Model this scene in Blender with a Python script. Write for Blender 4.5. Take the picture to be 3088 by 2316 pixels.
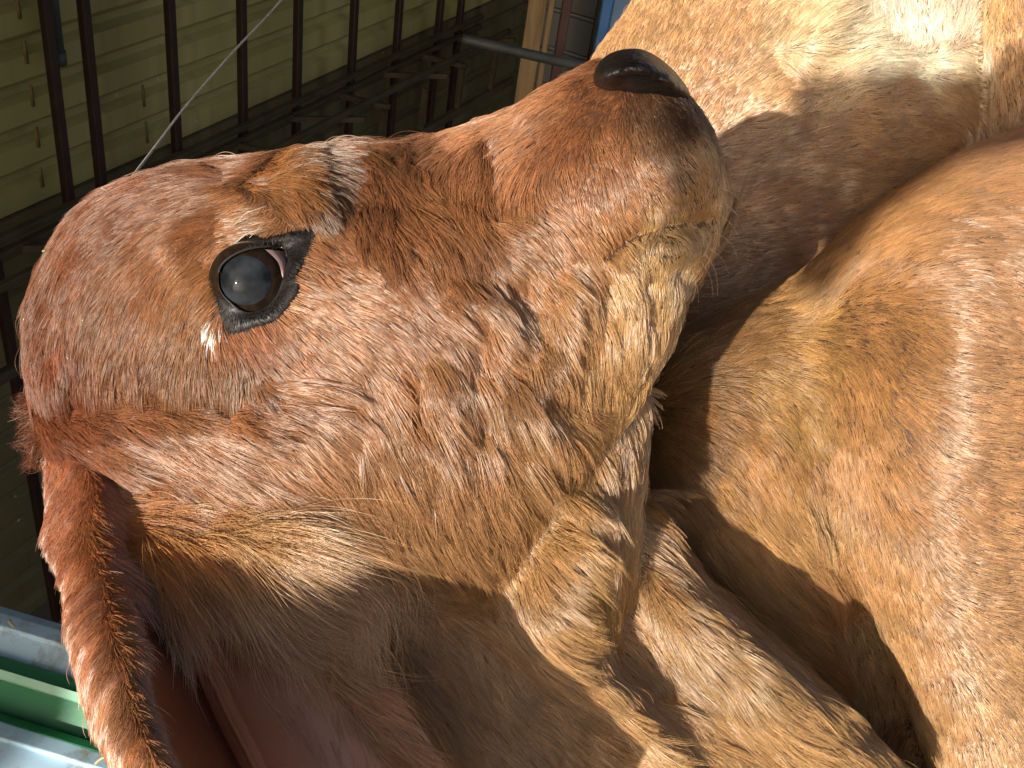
import bpy, bmesh, math, random
import numpy as np
from mathutils import Vector, Matrix
from mathutils.bvhtree import BVHTree
from mathutils.kdtree import KDTree

S = bpy.context.scene
for o in list(bpy.data.objects):
    bpy.data.objects.remove(o)
COL = S.collection
rng = np.random.default_rng(7)
random.seed(7)

# ------------------------------------------------------------------ camera
F = 3230.0                      # focal length in pixels of the 3088 px wide photograph
CX, CY = 1544.0, 1158.0
U = np.array([.135, .797, .589]); U /= np.linalg.norm(U)      # world up seen from the camera
fwd = np.array([0, 0, -1.0])
fh = fwd - fwd.dot(U) * U; fh /= np.linalg.norm(fh)
R = np.array([np.cross(fh, U), fh, U])                        # camera axes -> world
LOC = np.array([0, 0, 1.85])
cam = bpy.data.cameras.new('camera')
cam.sensor_fit = 'HORIZONTAL'
cam.angle = 2 * math.atan(CX / F)
cam.clip_start = .01; cam.clip_end = 3000
co = bpy.data.objects.new('camera', cam); COL.objects.link(co)
M4 = Matrix([list(R[0]) + [LOC[0]], list(R[1]) + [LOC[1]], list(R[2]) + [LOC[2]], [0, 0, 0, 1]])
co.matrix_world = M4
S.camera = co

# ------------------------------------------------------------------ light
SUN_CAM = np.array([.42, .18, -1.0])
SUN_TRAVEL = R @ SUN_CAM                   # direction the sunlight travels
SUN_TRAVEL /= np.linalg.norm(SUN_TRAVEL)
to_sun = -SUN_TRAVEL
elev = math.asin(to_sun[2]); azim = math.atan2(to_sun[0], to_sun[1])
W = bpy.data.worlds.new('World'); S.world = W; W.use_nodes = True
nt = W.node_tree
sky = nt.nodes.new('ShaderNodeTexSky'); sky.sky_type = 'NISHITA'; sky.sun_disc = False
sky.sun_elevation = max(elev, math.radians(12)); sky.sun_rotation = azim
sky.air_density = .7; sky.dust_density = 4.0; sky.ozone_density = .5
bg = nt.nodes['Background']; bg.inputs['Strength'].default_value = .105
nt.links.new(sky.outputs[0], bg.inputs[0])
sl = bpy.data.lights.new('sun', 'SUN'); sl.energy = 5.0; sl.angle = math.radians(.53)
sl.color = (1, .94, .86)
so = bpy.data.objects.new('sun', sl); COL.objects.link(so)
so.rotation_euler = Vector(SUN_TRAVEL).to_track_quat('-Z', 'Y').to_euler()
S.view_settings.view_transform = 'Standard'; S.view_settings.look = 'None'
S.view_settings.exposure = .42; S.view_settings.gamma = 1
S.cycles.use_denoising = True
S.cycles.denoising_prefilter = 'NONE'
S.cycles.max_bounces = 10
S.cycles.transparent_max_bounces = 16
S.cycles_curves.shape = 'RIBBONS'
S.cycles_curves.subdivisions = 2
S.cycles.adaptive_threshold = .008

# ------------------------------------------------------------------ helpers
K = F / 2843.0
def C(px, py, d):
    """pixel of the photo and distance -> world"""
    d = np.asarray(d, float) * K
    c = np.stack([(np.asarray(px, float) - CX) / F * d, (CY - np.asarray(py, float)) / F * d, -d], -1)
    return c @ R.T + LOC
def to_px(w):
    c = (w - LOC) @ R
    d = -c[..., 2]
    return np.stack([CX + F * c[..., 0] / d, CY - F * c[..., 1] / d, d / K], -1)
def srgb(r, g, b):
    v = np.array([r, g, b], float) / 255
    return np.where(v <= .04045, v / 12.92, ((v + .055) / 1.055) ** 2.4)
def catmull(P, n):
    P = np.asarray(P, float); m = len(P)
    t = np.linspace(0, m - 1, n); i = np.clip(t.astype(int), 0, m - 2); f = (t - i)[:, None]
    g = lambda k: P[np.clip(k, 0, m - 1)]
    p0, p1, p2, p3 = g(i - 1), g(i), g(i + 1), g(i + 2)
    p0 = np.where((i == 0)[:, None], 2 * p1 - p2, p0); p3 = np.where((i == m - 2)[:, None], 2 * p2 - p1, p3)
    return .5 * (2 * p1 + (p2 - p0) * f + (2 * p0 - 5 * p1 + 4 * p2 - p3) * f ** 2 + (3 * p1 - p0 - 3 * p2 + p3) * f ** 3)
def closed_cat(P, n):
    P = np.asarray(P, float); m = len(P)
    t = np.linspace(0, m, n, endpoint=False); i = t.astype(int); f = (t - i)[:, None]
    g = lambda k: P[k % m]
    p0, p1, p2, p3 = g(i - 1), g(i), g(i + 1), g(i + 2)
    return .5 * (2 * p1 + (p2 - p0) * f + (2 * p0 - 5 * p1 + 4 * p2 - p3) * f ** 2 + (3 * p1 - p0 - 3 * p2 + p3) * f ** 3)
class Noise:
    """smooth pseudo noise, a sum of random plane waves (wavelength in metres)"""
    def __init__(s, wl, n=14, seed=0):
        r = np.random.default_rng(seed)
        k = r.normal(size=(n, 3)); k /= np.linalg.norm(k, axis=1)[:, None]
        s.k = k * (2 * math.pi / (wl * r.uniform(.6, 1.7, (n, 1)))); s.p = r.uniform(0, 6.28, n); s.n = n
    def __call__(s, x):
        return np.sin(x @ s.k.T + s.p).sum(1) / math.sqrt(s.n / 2)

def link(name, data, parent=None, mat=None):
    o = bpy.data.objects.new(name, data); COL.objects.link(o)
    if parent is not None: o.parent = parent
    if mat is not None: data.materials.append(mat)
    return o
def empty(name, loc, label, cat, group=None, kind=None):
    o = bpy.data.objects.new(name, None); COL.objects.link(o)
    o.location = [float(v) for v in loc]; o.empty_display_size = .05
    tag(o, label, cat, group, kind)
    return o
def tag(o, label=None, cat=None, group=None, kind=None):
    if label: o['label'] = label
    if cat: o['category'] = cat
    if group: o['group'] = group
    if kind: o['kind'] = kind
    return o
def mesh_obj(name, V, faces, mat, parent=None, base=None, smooth=True):
    """world-space vertices; base = origin of the thing"""
    V = np.asarray(V, float)
    b = np.zeros(3) if base is None else np.asarray(base, float)
    me = bpy.data.meshes.new(name)
    me.from_pydata((V - b).tolist(), [], [list(map(int, f)) for f in faces])
    bm = bmesh.new(); bm.from_mesh(me); bmesh.ops.recalc_face_normals(bm, faces=bm.faces); bm.to_mesh(me); bm.free()
    me.polygons.foreach_set('use_smooth', [smooth] * len(me.polygons))
    o = link(name, me, parent, mat)
    if parent is None: o.location = b
    return o
def grid_faces(nu, nv, wrap=False):
    f = []
    for i in range(nu - 1):
        for j in range(nv if wrap else nv - 1):
            k = (j + 1) % nv
            f.append((i * nv + j, i * nv + k, (i + 1) * nv + k, (i + 1) * nv + j))
    return f
def mat_new(name, base=(.5, .5, .5), rough=.6, metal=0.0, spec=.5):
    m = bpy.data.materials.new(name); m.use_nodes = True
    p = m.node_tree.nodes['Principled BSDF']
    p.inputs['Base Color'].default_value = (*[float(c) for c in base], 1)
    p.inputs['Roughness'].default_value = rough; p.inputs['Metallic'].default_value = metal
    p.inputs['Specular IOR Level'].default_value = spec
    return m
def noisy(m, c1, c2, scale=8, detail=6, stretch=(1, 1, 1), bump=0.0, lo=.35, hi=.65, bscale=None):
    n = m.node_tree.nodes; l = m.node_tree.links; p = n['Principled BSDF']
    tc = n.new('ShaderNodeTexCoord'); mp = n.new('ShaderNodeMapping'); mp.inputs['Scale'].default_value = stretch
    l.new(tc.outputs['Object'], mp.inputs[0])
    t = n.new('ShaderNodeTexNoise'); t.inputs['Scale'].default_value = scale; t.inputs['Detail'].default_value = detail
    l.new(mp.outputs[0], t.inputs[0])
    r = n.new('ShaderNodeValToRGB'); r.color_ramp.elements[0].position = lo; r.color_ramp.elements[1].position = hi
    r.color_ramp.elements[0].color = (*[float(c) for c in c1], 1); r.color_ramp.elements[1].color = (*[float(c) for c in c2], 1)
    l.new(t.outputs[0], r.inputs[0]); l.new(r.outputs[0], p.inputs['Base Color'])
    if bump:
        t2 = n.new('ShaderNodeTexNoise'); t2.inputs['Scale'].default_value = bscale or scale * 4; t2.inputs['Detail'].default_value = 5
        l.new(mp.outputs[0], t2.inputs[0])
        b = n.new('ShaderNodeBump'); b.inputs['Strength'].default_value = bump; b.inputs['Distance'].default_value = .003
        l.new(t2.outputs[0], b.inputs['Height']); l.new(b.outputs[0], p.inputs['Normal'])
    return m

# ------------------------------------------------------------------ setting: ground, walls, pen
Wd = R @ np.array([.455, .4787, -.7513]); Wd[2] = 0; Wd /= np.linalg.norm(Wd)      # along the sheet wall
Nn = np.cross(Wd, [0, 0, 1.0]); Nn /= np.linalg.norm(Nn)
UP = np.array([0, 0, 1.0])
FP = C(250, 0, 1.7 / K)                                        # a point of the bar fence
if Nn.dot(LOC - FP) < 0: Nn = -Nn
def on_plane(px, py, P, n):
    d = C(px, py, 1.0) - LOC
    return LOC + d * ((P - LOC).dot(n) / d.dot(n))
def box(a, b, w, h, side, up):
    """bar from a to b, w along side, h along up"""
    side = np.asarray(side) * w / 2; up = np.asarray(up) * h / 2
    V = [p + s * side + t * up for p in (a, b) for s, t in ((-1, -1), (1, -1), (1, 1), (-1, 1))]
    return V, [(0, 1, 2, 3), (7, 6, 5, 4), (0, 4, 5, 1), (1, 5, 6, 2), (2, 6, 7, 3), (3, 7, 4, 0)]
class MB:
    def __init__(s): s.V = []; s.Fc = []
    def add(s, V, Fc):
        o = len(s.V); s.V += [np.asarray(v) for v in V]; s.Fc += [tuple(i + o for i in f) for f in Fc]
    def obj(s, *a, **k): return mesh_obj(*a[:1], s.V, s.Fc, *a[1:], **k)
def bevel(o, w, seg=2):
    m = o.modifiers.new('bevel', 'BEVEL'); m.width = w; m.segments = seg; m.limit_method = 'ANGLE'
    return o

g_m = noisy(mat_new('packed_earth', rough=.95), (.07, .055, .04), (.13, .105, .08), 3, 8, bump=.6)
gV = [(-400, -400, 0), (400, -400, 0), (400, 400, 0), (-400, 400, 0)]
tag(mesh_obj('ground', gV, [(0, 1, 2, 3)], g_m), 'bare earth floor of the yard', kind='structure')

def siding(name, P, along, n, s0, s1, z0, z1, mat, period, groove, depth, parent, base, jitter=0.0):
    V = []; prof = []
    z = z0
    while z < z1:
        prof += [(z, 0), (z + period - groove, 0.0), (z + period - groove * .8, -depth * .9), (z + period - groove * .45, -depth), (z + period - groove * .18, -depth * .25)]
        z += period
    prof.append((z, 0))
    for s in np.linspace(s0, s1, 40):
        for zz, off in prof:
            V.append(P * [1, 1, 0] + along * s + UP * zz + n * off)
    return mesh_obj(name, V, grid_faces(40, len(prof)), mat, parent, base, smooth=False)

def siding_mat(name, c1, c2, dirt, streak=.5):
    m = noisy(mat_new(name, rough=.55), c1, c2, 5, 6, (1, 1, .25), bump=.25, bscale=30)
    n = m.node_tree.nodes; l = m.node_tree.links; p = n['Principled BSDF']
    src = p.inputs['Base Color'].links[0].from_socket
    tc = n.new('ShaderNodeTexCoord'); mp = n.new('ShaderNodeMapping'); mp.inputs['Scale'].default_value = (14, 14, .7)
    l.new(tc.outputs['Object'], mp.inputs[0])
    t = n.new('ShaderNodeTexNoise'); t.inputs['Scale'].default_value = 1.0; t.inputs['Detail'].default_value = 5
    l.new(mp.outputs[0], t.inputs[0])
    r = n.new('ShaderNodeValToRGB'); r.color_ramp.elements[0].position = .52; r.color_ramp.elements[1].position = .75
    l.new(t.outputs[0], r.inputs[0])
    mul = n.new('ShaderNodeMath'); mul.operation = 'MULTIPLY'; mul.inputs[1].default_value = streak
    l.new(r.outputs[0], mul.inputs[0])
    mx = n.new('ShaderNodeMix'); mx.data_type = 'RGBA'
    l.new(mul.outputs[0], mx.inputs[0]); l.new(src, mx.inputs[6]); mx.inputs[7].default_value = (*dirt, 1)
    # small pale splashes
    v = n.new('ShaderNodeTexVoronoi'); v.inputs['Scale'].default_value = 16
    l.new(tc.outputs['Object'], v.inputs['Vector'])
    cr = n.new('ShaderNodeValToRGB'); cr.color_ramp.elements[0].position = .03; cr.color_ramp.elements[0].color = (.6, .6, .6, 1)
    cr.color_ramp.elements[1].position = .06; cr.color_ramp.elements[1].color = (0, 0, 0, 1)
    l.new(v.outputs['Distance'], cr.inputs[0])
    mx2 = n.new('ShaderNodeMix'); mx2.data_type = 'RGBA'
    l.new(cr.outputs[0], mx2.inputs[0]); l.new(mx.outputs[2], mx2.inputs[6]); mx2.inputs[7].default_value = (.55, .52, .4, 1)
    l.new(mx2.outputs[2], p.inputs['Base Color'])
    return m

RIB = .0725; ROOF_W = 1.5
WP = FP - Nn * .055
railA = on_plane(0, 680, FP, Nn); railB = on_plane(1100, 200, FP, Nn)
RZ = (railA[2] + railB[2]) / 2                                 # height of the girder
s_of = lambda p: (p - WP).dot(Wd)
sC = s_of(on_plane(1618, 60, WP, Nn))                          # where the long wall ends
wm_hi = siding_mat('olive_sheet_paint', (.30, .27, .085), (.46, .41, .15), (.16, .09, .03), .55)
wm_lo = siding_mat('shaded_sheet_paint', (.09, .075, .03), (.15, .13, .055), (.03, .02, .01), .8)  # darker lower sheets: the shade below the girder is put into the colour
wb = WP * [1, 1, 0]
wall = empty('sheet_wall', wb, 'olive green ribbed sheet metal wall behind the dark upright bars', 'wall')
s_start = s_of(C(100, 2000, .9)) - 4.75                         # the wall runs on behind the camera and keeps the low sun off its foot
siding('upper_sheet', WP, Wd, Nn, s_start, sC, RZ - .02, 3.5, wm_hi, RIB, .036, .022, wall, wb)
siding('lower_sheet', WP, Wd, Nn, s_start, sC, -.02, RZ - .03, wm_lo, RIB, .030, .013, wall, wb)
def sun_plane(X, Y, t=-.95):
    return (np.array([X, Y, 0]) + SUN_CAM * K * t * 1.0) @ R.T + LOC
# unseen panel added behind the camera to shade the bars and the beams
ra, rb = sun_plane(-.62, 0, -2.2), sun_plane(-2.9, 0, -2.2)
rd = (rb - ra) * [1, 1, 0]; rl_ = np.linalg.norm(rd); rd /= rl_
siding('shade_panel', ra, rd, np.cross(rd, UP), 0, rl_, -.02, 5.0, wm_hi, RIB, .036, .022, wall, wb)
# seam strips on the upper sheets, rust streaks
rust = noisy(mat_new('rust_stain', rough=.9), (.16, .09, .025), (.26, .17, .05), 40, 4)
rng_s = random.Random(4)
seam = MB(); rng_j = random.Random(2)
for px, py in ((430, 190), (930, 60)):
    p = on_plane(px, py, WP, Nn)
    z = RZ
    while z < p[2] + 1.2:
        if rng_j.random() < .35: z += RIB; continue
        q = np.array([p[0], p[1], 0]) + Wd * rng_s.uniform(-.006, .006)
        seam.add(*box(q + UP * (z + .002) + Nn * .001, q + UP * (z + .0435) + Nn * .001, .004, .003, Wd, Nn)); z += RIB
seam.obj('sheet_seam', noisy(mat_new('seam_dirt', rough=.8), (.13, .10, .035), (.20, .17, .06), 30), wall, base=wb)
st = MB()
p = on_plane(95, 300, WP, Nn); z = RZ
for k in range(6):
    q = np.array([p[0], p[1], 0]) + Wd * rng_s.uniform(-.003, .003)
    st.add(*box(q + UP * (RZ + .004 + RIB * k) + Nn * .001, q + UP * (RZ + .040 + RIB * k) + Nn * .001, 0.006, .002, Wd, Nn))
st.obj('rust_streak', rust, wall, base=wb)

# end wall
ew_m = siding_mat('grey_board_paint', (.05, .048, .036), (.08, .077, .06), (.03, .025, .018), .5)
EP = WP + Wd * (sC + .2)
eb = EP * [1, 1, 0]
ew = empty('end_wall', eb, 'grey boarded wall at the far end behind the brown post', 'wall')
siding('board_siding', EP, Nn, -Wd, -1.0, 1.6, -.02, 3.0, ew_m, .13, .02, .012, ew, eb)

# pen fence of upright bars with an open girder
bar_m = noisy(mat_new('dark_red_oxide_paint', rough=.45), (.012, .004, .003), (.022, .008, .005), 30, 4, bump=.1)
gird_m = noisy(mat_new('dirty_ochre_paint', rough=.7), (.03, .022, .008), (.055, .042, .016), 20, 5)
fb = FP * [1, 1, 0]
fence = empty('pen_fence', fb, 'pen fence of dark brown upright bars carried on an ochre girder', 'fence')
barpx = [-150, 134, 250, 510, 728, 900, 1070, 1206, 1330, 1392]
for i, px in enumerate(barpx):
    p = on_plane(px, 0, FP, Nn) * [1, 1, 0]
    bevel(mesh_obj('upright_bar', *box(p, p + UP * 3.1, .0165, .0165, Wd, Nn), bar_m, fence, fb, smooth=False), .003)
s0 = (on_plane(-300, 600, FP, Nn) - FP).dot(Wd); s1 = (on_plane(1440, 60, FP, Nn) - FP).dot(Wd)
FB = FP * [1, 1, 0]
def fpt(s, z, off=0): return FB + Wd * s + UP * z + Nn * off
for dz, off, w, h in ((-.008, .012, .016, .012), (-.024, .10, .012, .014), (-.036, .012, .012, .011)):
    bevel(mesh_obj('girder_chord', *box(fpt(s0, RZ + dz, off), fpt(s1, RZ + dz, off), w, h, Nn, UP), gird_m, fence, fb, smooth=False), .002)
s = s0; k = 0
while s < s1:
    mesh_obj('girder_strut', *box(fpt(s, RZ - .04, .016), fpt(s + .11 * (1 if k % 2 else .2), RZ - .04, .13), .012, .012, Wd, UP), gird_m, fence, fb, smooth=False)
    mesh_obj('girder_strut', *box(fpt(s, RZ - .04, .13), fpt(s, RZ - .155, .127), .011, .011, Wd, Nn), gird_m, fence, fb, smooth=False)
    s += .182; k += 1
bevel(mesh_obj('girder_chord', *box(fpt(s0, RZ - .155, .127), fpt(s1, RZ - .155, .127), .016, .019, Nn, UP), gird_m, fence, fb, smooth=False), .002)

rf_m = noisy(mat_new('roof_sheet', rough=.6), (.10, .10, .085), (.15, .145, .12), 4, 5)
rc = WP * [1, 1, 0] + UP * 3.5  # canopy sheet added out of view to keep sky light off the wall
shade_roof = mesh_obj('shade_roof', [rc + Wd * a - Nn * .3 + Nn * b + UP * (h + .18 * b) for h in (0, .05) for a, b in ((-1.2, 0), (sC + .6, 0), (sC + .6, ROOF_W), (-1.2, ROOF_W))],
                [(3, 2, 1, 0), (4, 5, 6, 7), (0, 1, 5, 4), (1, 2, 6, 5), (2, 3, 7, 6), (3, 0, 4, 7)], rf_m, None, rc, smooth=False)
tag(shade_roof, 'grey sheet roof added out of view to darken the ribbed wall', 'shade_roof')

# downpipe between the first two bars
def tube(pts, rad, n=10, cap=True):
    P = np.asarray(pts, float); rad = np.broadcast_to(np.asarray(rad, float), (len(P),))
    V = []; T = np.gradient(P, axis=0); T /= np.linalg.norm(T, axis=1)[:, None] + 1e-12
    ref = np.array([0, 0, 1.0]) if abs(T[0][2]) < .9 else np.array([1.0, 0, 0])
    for p, t, r in zip(P, T, rad):
        a = np.cross(t, ref); a /= np.linalg.norm(a); b = np.cross(t, a); ref = -np.cross(t, a) if False else ref
        for j in range(n):
            th = 2 * math.pi * j / n; V.append(p + r * (math.cos(th) * a + math.sin(th) * b))
    Fc = grid_faces(len(P), n, True)
    if cap: Fc += [tuple(range(n - 1, -1, -1)), tuple(range((len(P) - 1) * n, len(P) * n))]
    return V, Fc
pa = on_plane(203, 150, FP, Nn)
dp_m = noisy(mat_new('grey_green_pipe', rough=.6), (.05, .062, .05), (.075, .09, .07), 25, 4)
zz = on_plane(203, 185, FP, Nn)[2]
pts = [np.array([pa[0], pa[1], 0]) - Nn * .022 + UP * v for v in np.linspace(zz, 3.05, 12)]
dp = empty('downpipe', pts[0], 'short grey-green downpipe on the sheet wall between two bars', 'pipe')
mesh_obj('pipe_run', *tube(pts, .0108, 14), dp_m, dp, pts[0])
mesh_obj('pipe_shoe', *tube([pts[0] - UP * .012, pts[0] + UP * .01], .013, 14), dp_m, dp, pts[0])

# far corner: planks, brown post, grey cross rail, blue door
def post_px(name, px0, px1, d, mat, label, cat, th=.03, base_only=True, ztop=3.0, group=None):
    a = C(px0, 60, d / K); b = C(px1, 60, d / K)
    sd = b - a; sd[2] = 0; w = np.linalg.norm(sd); sd /= w
    mid = (a + b) / 2 * [1, 1, 0]
    n = np.cross(sd, UP)
    o = bevel(mesh_obj(name, *box(mid, mid + UP * ztop, w, th, sd, n), mat, None, mid, smooth=False), .003)
    tag(o, label, cat, group); return o
pl_m = noisy(mat_new('bare_plank', rough=.8), (.30, .19, .085), (.48, .32, .16), 12, 7, (6, 6, .6), bump=.3)
post_px('plank', 1586, 1640, 2.9, pl_m, 'wide tan plank standing upright at the far wall corner', 'plank', .02)
post_px('plank', 1648, 1664, 2.86, pl_m, 'narrow tan batten standing upright beside the wide plank', 'plank', .02)
bp_m = noisy(mat_new('brown_post_paint', rough=.6), (.085, .04, .03), (.125, .06, .045), 20, 4)
post_px('corner_post', 1688, 1716, 2.7, bp_m, 'dull red-brown steel post in front of the grey boarded wall', 'post', .03)
dk_m = mat_new('dark_post_paint', (.015, .012, .01), .6)
post_px('dark_post', 1793, 1806, 2.78, dk_m, 'thin black post beside the blue door post', 'post', .03)
bl_m = noisy(mat_new('blue_paint', rough=.5), (.05, .15, .36), (.08, .21, .46), 14, 5)
post_px('door_post', 1806, 1836, 2.63, bl_m, 'bright blue post at the edge of the light blue door', 'post', .04)
lb_m = noisy(mat_new('light_blue_paint', rough=.6), (.12, .22, .33), (.2, .33, .45), 9, 6, bump=.15)
post_px('blue_door', 1836, 2200, 2.65, lb_m, 'faded light blue door panel behind the pale calf', 'door', .03)
rl = [C(1395, 118, 2.58 / K), C(1500, 142, 2.58 / K), C(1700, 188, 2.62 / K), C(1790, 204, 2.66 / K)]
gr_m = noisy(mat_new('grey_pipe_paint', rough=.5), (.045, .05, .045), (.075, .08, .07), 20, 4)
tag(mesh_obj('cross_rail', *tube(catmull(rl, 20), .0125, 12), gr_m, None, rl[0]), 'grey cross rail running past the planks to the brown post', 'rail')

# painted beams at the lower left
eB = R @ np.array([1, -.255, .116]); eB /= np.linalg.norm(eB)
def extr(name, prof, mat, label=None, cat=None, parent=None, base=None, bev=.002, l0=-.35, l1=.75):
    P0 = [C(0, py, d) for py, d in prof]
    V = [p + eB * l0 for p in P0] + [p + eB * l1 for p in P0]; n = len(prof)
    Fc = [(i, (i + 1) % n, n + (i + 1) % n, n + i) for i in range(n)] + [tuple(range(n)), tuple(range(2 * n - 1, n - 1, -1))]
    b = P0[0] if base is None else base
    o = mesh_obj(name, V, Fc, mat, parent, b, smooth=False)
    if bev: bevel(o, bev)
    if label: tag(o, label, cat)
    return o
pb_m = noisy(mat_new('chalky_blue_paint', rough=.9, spec=.2), (.36, .56, .70), (.52, .71, .82), 10, 8, bump=.35, bscale=25)
n_ = pb_m.node_tree.nodes; l_ = pb_m.node_tree.links; p_ = n_['Principled BSDF']; src_ = p_.inputs['Base Color'].links[0].from_socket
tx_ = n_.new('ShaderNodeTexNoise'); tx_.inputs['Scale'].default_value = 16; tx_.inputs['Detail'].default_value = 8; tx_.inputs['Roughness'].default_value = .7
tc_ = n_.new('ShaderNodeTexCoord'); l_.new(tc_.outputs['Object'], tx_.inputs[0])
cr_ = n_.new('ShaderNodeValToRGB'); cr_.color_ramp.elements[0].position = .56; cr_.color_ramp.elements[1].position = .72; l_.new(tx_.outputs[0], cr_.inputs[0])
mx_ = n_.new('ShaderNodeMix'); mx_.data_type = 'RGBA'; mx_.inputs[7].default_value = (.30, .26, .19, 1)
l_.new(cr_.outputs[0], mx_.inputs[0]); l_.new(src_, mx_.inputs[6]); l_.new(mx_.outputs[2], p_.inputs['Base Color'])
gn_m = noisy(mat_new('green_paint', rough=.4), (.015, .14, .055), (.03, .21, .09), 12, 5, bump=.15)
gl_m = noisy(mat_new('worn_green_paint', rough=.35), (.20, .45, .28), (.36, .60, .43), 24, 5)
extr('upper_beam', [(1827, .94), (1846, .91), (1888, .895), (1893, .9), (1990, .885), (2075, .98), (1950, 1.0)], pb_m, 'chalky blue painted beam behind the ear, above the green channel', 'beam')
extr('lower_beam', [(2172, .85), (2225, .835), (2229, .84), (2420, .80), (2600, .85), (2400, .93)], pb_m, 'chalky blue painted beam in the bottom left corner, below the green channel', 'beam')
gb = C(0, 1978, .89)
gch = empty('green_channel', gb, 'green painted steel channel lying between the two blue beams', 'channel')
extr('channel_lip', [(1976, .882), (2018, .868), (2022, .872), (1984, .889)], gn_m, parent=gch, base=gb, bev=.001)
extr('worn_edge', [(2017, .8665), (2047, .868), (2050, .873), (2020, .873)], gl_m, parent=gch, base=gb, bev=.001, l0=-.02)
extr('channel_web', [(2044, .874), (2155, .868), (2172, .90), (2060, .91)], gn_m, parent=gch, base=gb, bev=.001)
extr('channel_lip', [(2150, .862), (2174, .848), (2182, .853), (2158, .87)], gn_m, parent=gch, base=gb, bev=.001)

# string hanging in front of the bars
rp = catmull([C(870, -60, .9), C(848, 0, .88), (C(700, 160, .80)), C(560, 320, .74), C(470, 440, .70), C(380, 560, .62), C(330, 640, .60)], 40)
tw_m = noisy(mat_new('grey_twine', rough=.9), (.4, .36, .3), (.55, .5, .42), 200, 3)
tag(mesh_obj('twine', *tube(rp, .0010, 8), tw_m, None, rp[0]), 'thin grey twine stretched across the bars above the forehead', 'twine')
# board added out of view, cut to shade the muzzle and the pale calf's flank
bpoly = [(-.126, .0895), (0, .0916), (.023, .099), (.05, .114), (.15, .14), (.15, .05), (.034, .028), (0, .02), (-.05, -.016), (-.078, -.062), (-.1125, -.06), (-.1135, .036), (-.126, .042)]
n_ = len(bpoly)
bV = [sun_plane(x, y) for x, y in bpoly] + [sun_plane(x, y) - SUN_TRAVEL * .02 for x, y in bpoly]
blk = mesh_obj('shade_blocker', bV, [tuple(range(n_)), tuple(range(2 * n_ - 1, n_ - 1, -1))] + [(i, (i + 1) % n_, n_ + (i + 1) % n_, n_ + i) for i in range(n_)], pl_m, None, bV[0], smooth=False)
tag(blk, 'added shade blocker standing unseen on the sunny side, its shade falling on the muzzle', 'plank')
# bits of straw caught on the poll and lying on the beams
sw_m = noisy(mat_new('dry_straw', rough=.7), (.35, .27, .13), (.55, .45, .25), 60, 3)
def straw(pts, rad, label):
    P = catmull(pts, 10)
    o = mesh_obj('straw', *tube(P, np.linspace(rad, rad * .6, 10), 6), sw_m, None, P[0]); tag(o, label, 'straw', 'bits of straw on the head and the beams')
straw([C(190, 708, .415), C(165, 742, .41), C(128, 758, .405)], .0006, 'dark straw bit poking out of the forehead edge')
straw([C(352, 572, .405), C(326, 574, .40), C(305, 566, .398)], .0005, 'pale straw bit at the top edge of the forehead')
straw([C(28, 1872, .892), C(36, 1884, .888), C(44, 1890, .886)], .0016, 'short straw bit on the upper blue beam')
straw([C(288, 2302, .826), C(304, 2288, .822), C(318, 2284, .82)], .0014, 'curled straw bit on the lower blue beam')

# ------------------------------------------------------------------ animals: sculpted bodies
def loft(st, n=70, m=56, e=1.0):
    """st rows: top px, top py, bottom px, bottom py, centre distance, half depth"""
    st = catmull(np.array(st, float), n)
    V = []
    th = np.linspace(0, 2 * math.pi, m, endpoint=False)
    cs = np.sign(np.cos(th)) * np.abs(np.cos(th)) ** e; sn = np.sign(np.sin(th)) * np.abs(np.sin(th)) ** e
    for tx, ty, bx, by, dc, hd in st:
        cx, cy = (tx + bx) / 2, (ty + by) / 2; hx, hy = (tx - bx) / 2, (ty - by) / 2
        V.append(C(cx + hx * cs, cy + hy * cs, dc - hd * sn))
    V = np.concatenate(V)
    Fc = grid_faces(n, m, True) + [tuple(range(m - 1, -1, -1)), tuple(range((n - 1) * m, n * m))]
    return V, Fc
def sculpt(lofts, voxel, smooth_it):
    mb = MB()
    for st, e in lofts: mb.add(*loft(st, e=e))
    me = bpy.data.meshes.new('tmp')
    me.from_pydata([tuple(v) for v in mb.V], [], mb.Fc)
    bm = bmesh.new(); bm.from_mesh(me); bmesh.ops.recalc_face_normals(bm, faces=bm.faces); bm.to_mesh(me); bm.free()
    o = bpy.data.objects.new('tmp', me); COL.objects.link(o)
    r = o.modifiers.new('r', 'REMESH'); r.mode = 'VOXEL'; r.voxel_size = voxel; r.use_smooth_shade = True
    sm = o.modifiers.new('s', 'SMOOTH'); sm.factor = .5; sm.iterations = smooth_it
    dg = bpy.context.evaluated_depsgraph_get()
    out = bpy.data.meshes.new_from_object(o.evaluated_get(dg))
    bpy.data.objects.remove(o); bpy.data.meshes.remove(me)
    return out
def get_v(me):
    a = np.empty(len(me.vertices) * 3); me.vertices.foreach_get('co', a); return a.reshape(-1, 3)
def set_v(me, V):
    me.vertices.foreach_set('co', np.asarray(V).ravel()); me.update()
def get_n(me):
    a = np.empty(len(me.vertices) * 3, np.float32); me.vertex_normals.foreach_get('vector', a); return a.reshape(-1, 3).astype(float)
def tris_of(me):
    me.calc_loop_triangles()
    a = np.empty(len(me.loop_triangles) * 3, np.int32); me.loop_triangles.foreach_get('vertices', a); return a.reshape(-1, 3)
def seg_dist(P, line):
    best = np.full(len(P), 1e9)
    L = np.asarray(line, float)
    if len(L) == 1: return np.linalg.norm(P - L[0], axis=1)
    for a, b in zip(L[:-1], L[1:]):
        ab = b - a; t = np.clip(((P - a) @ ab) / (ab @ ab), 0, 1)
        best = np.minimum(best, np.linalg.norm(P - (a + t[:, None] * ab), axis=1))
    return best
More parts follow.
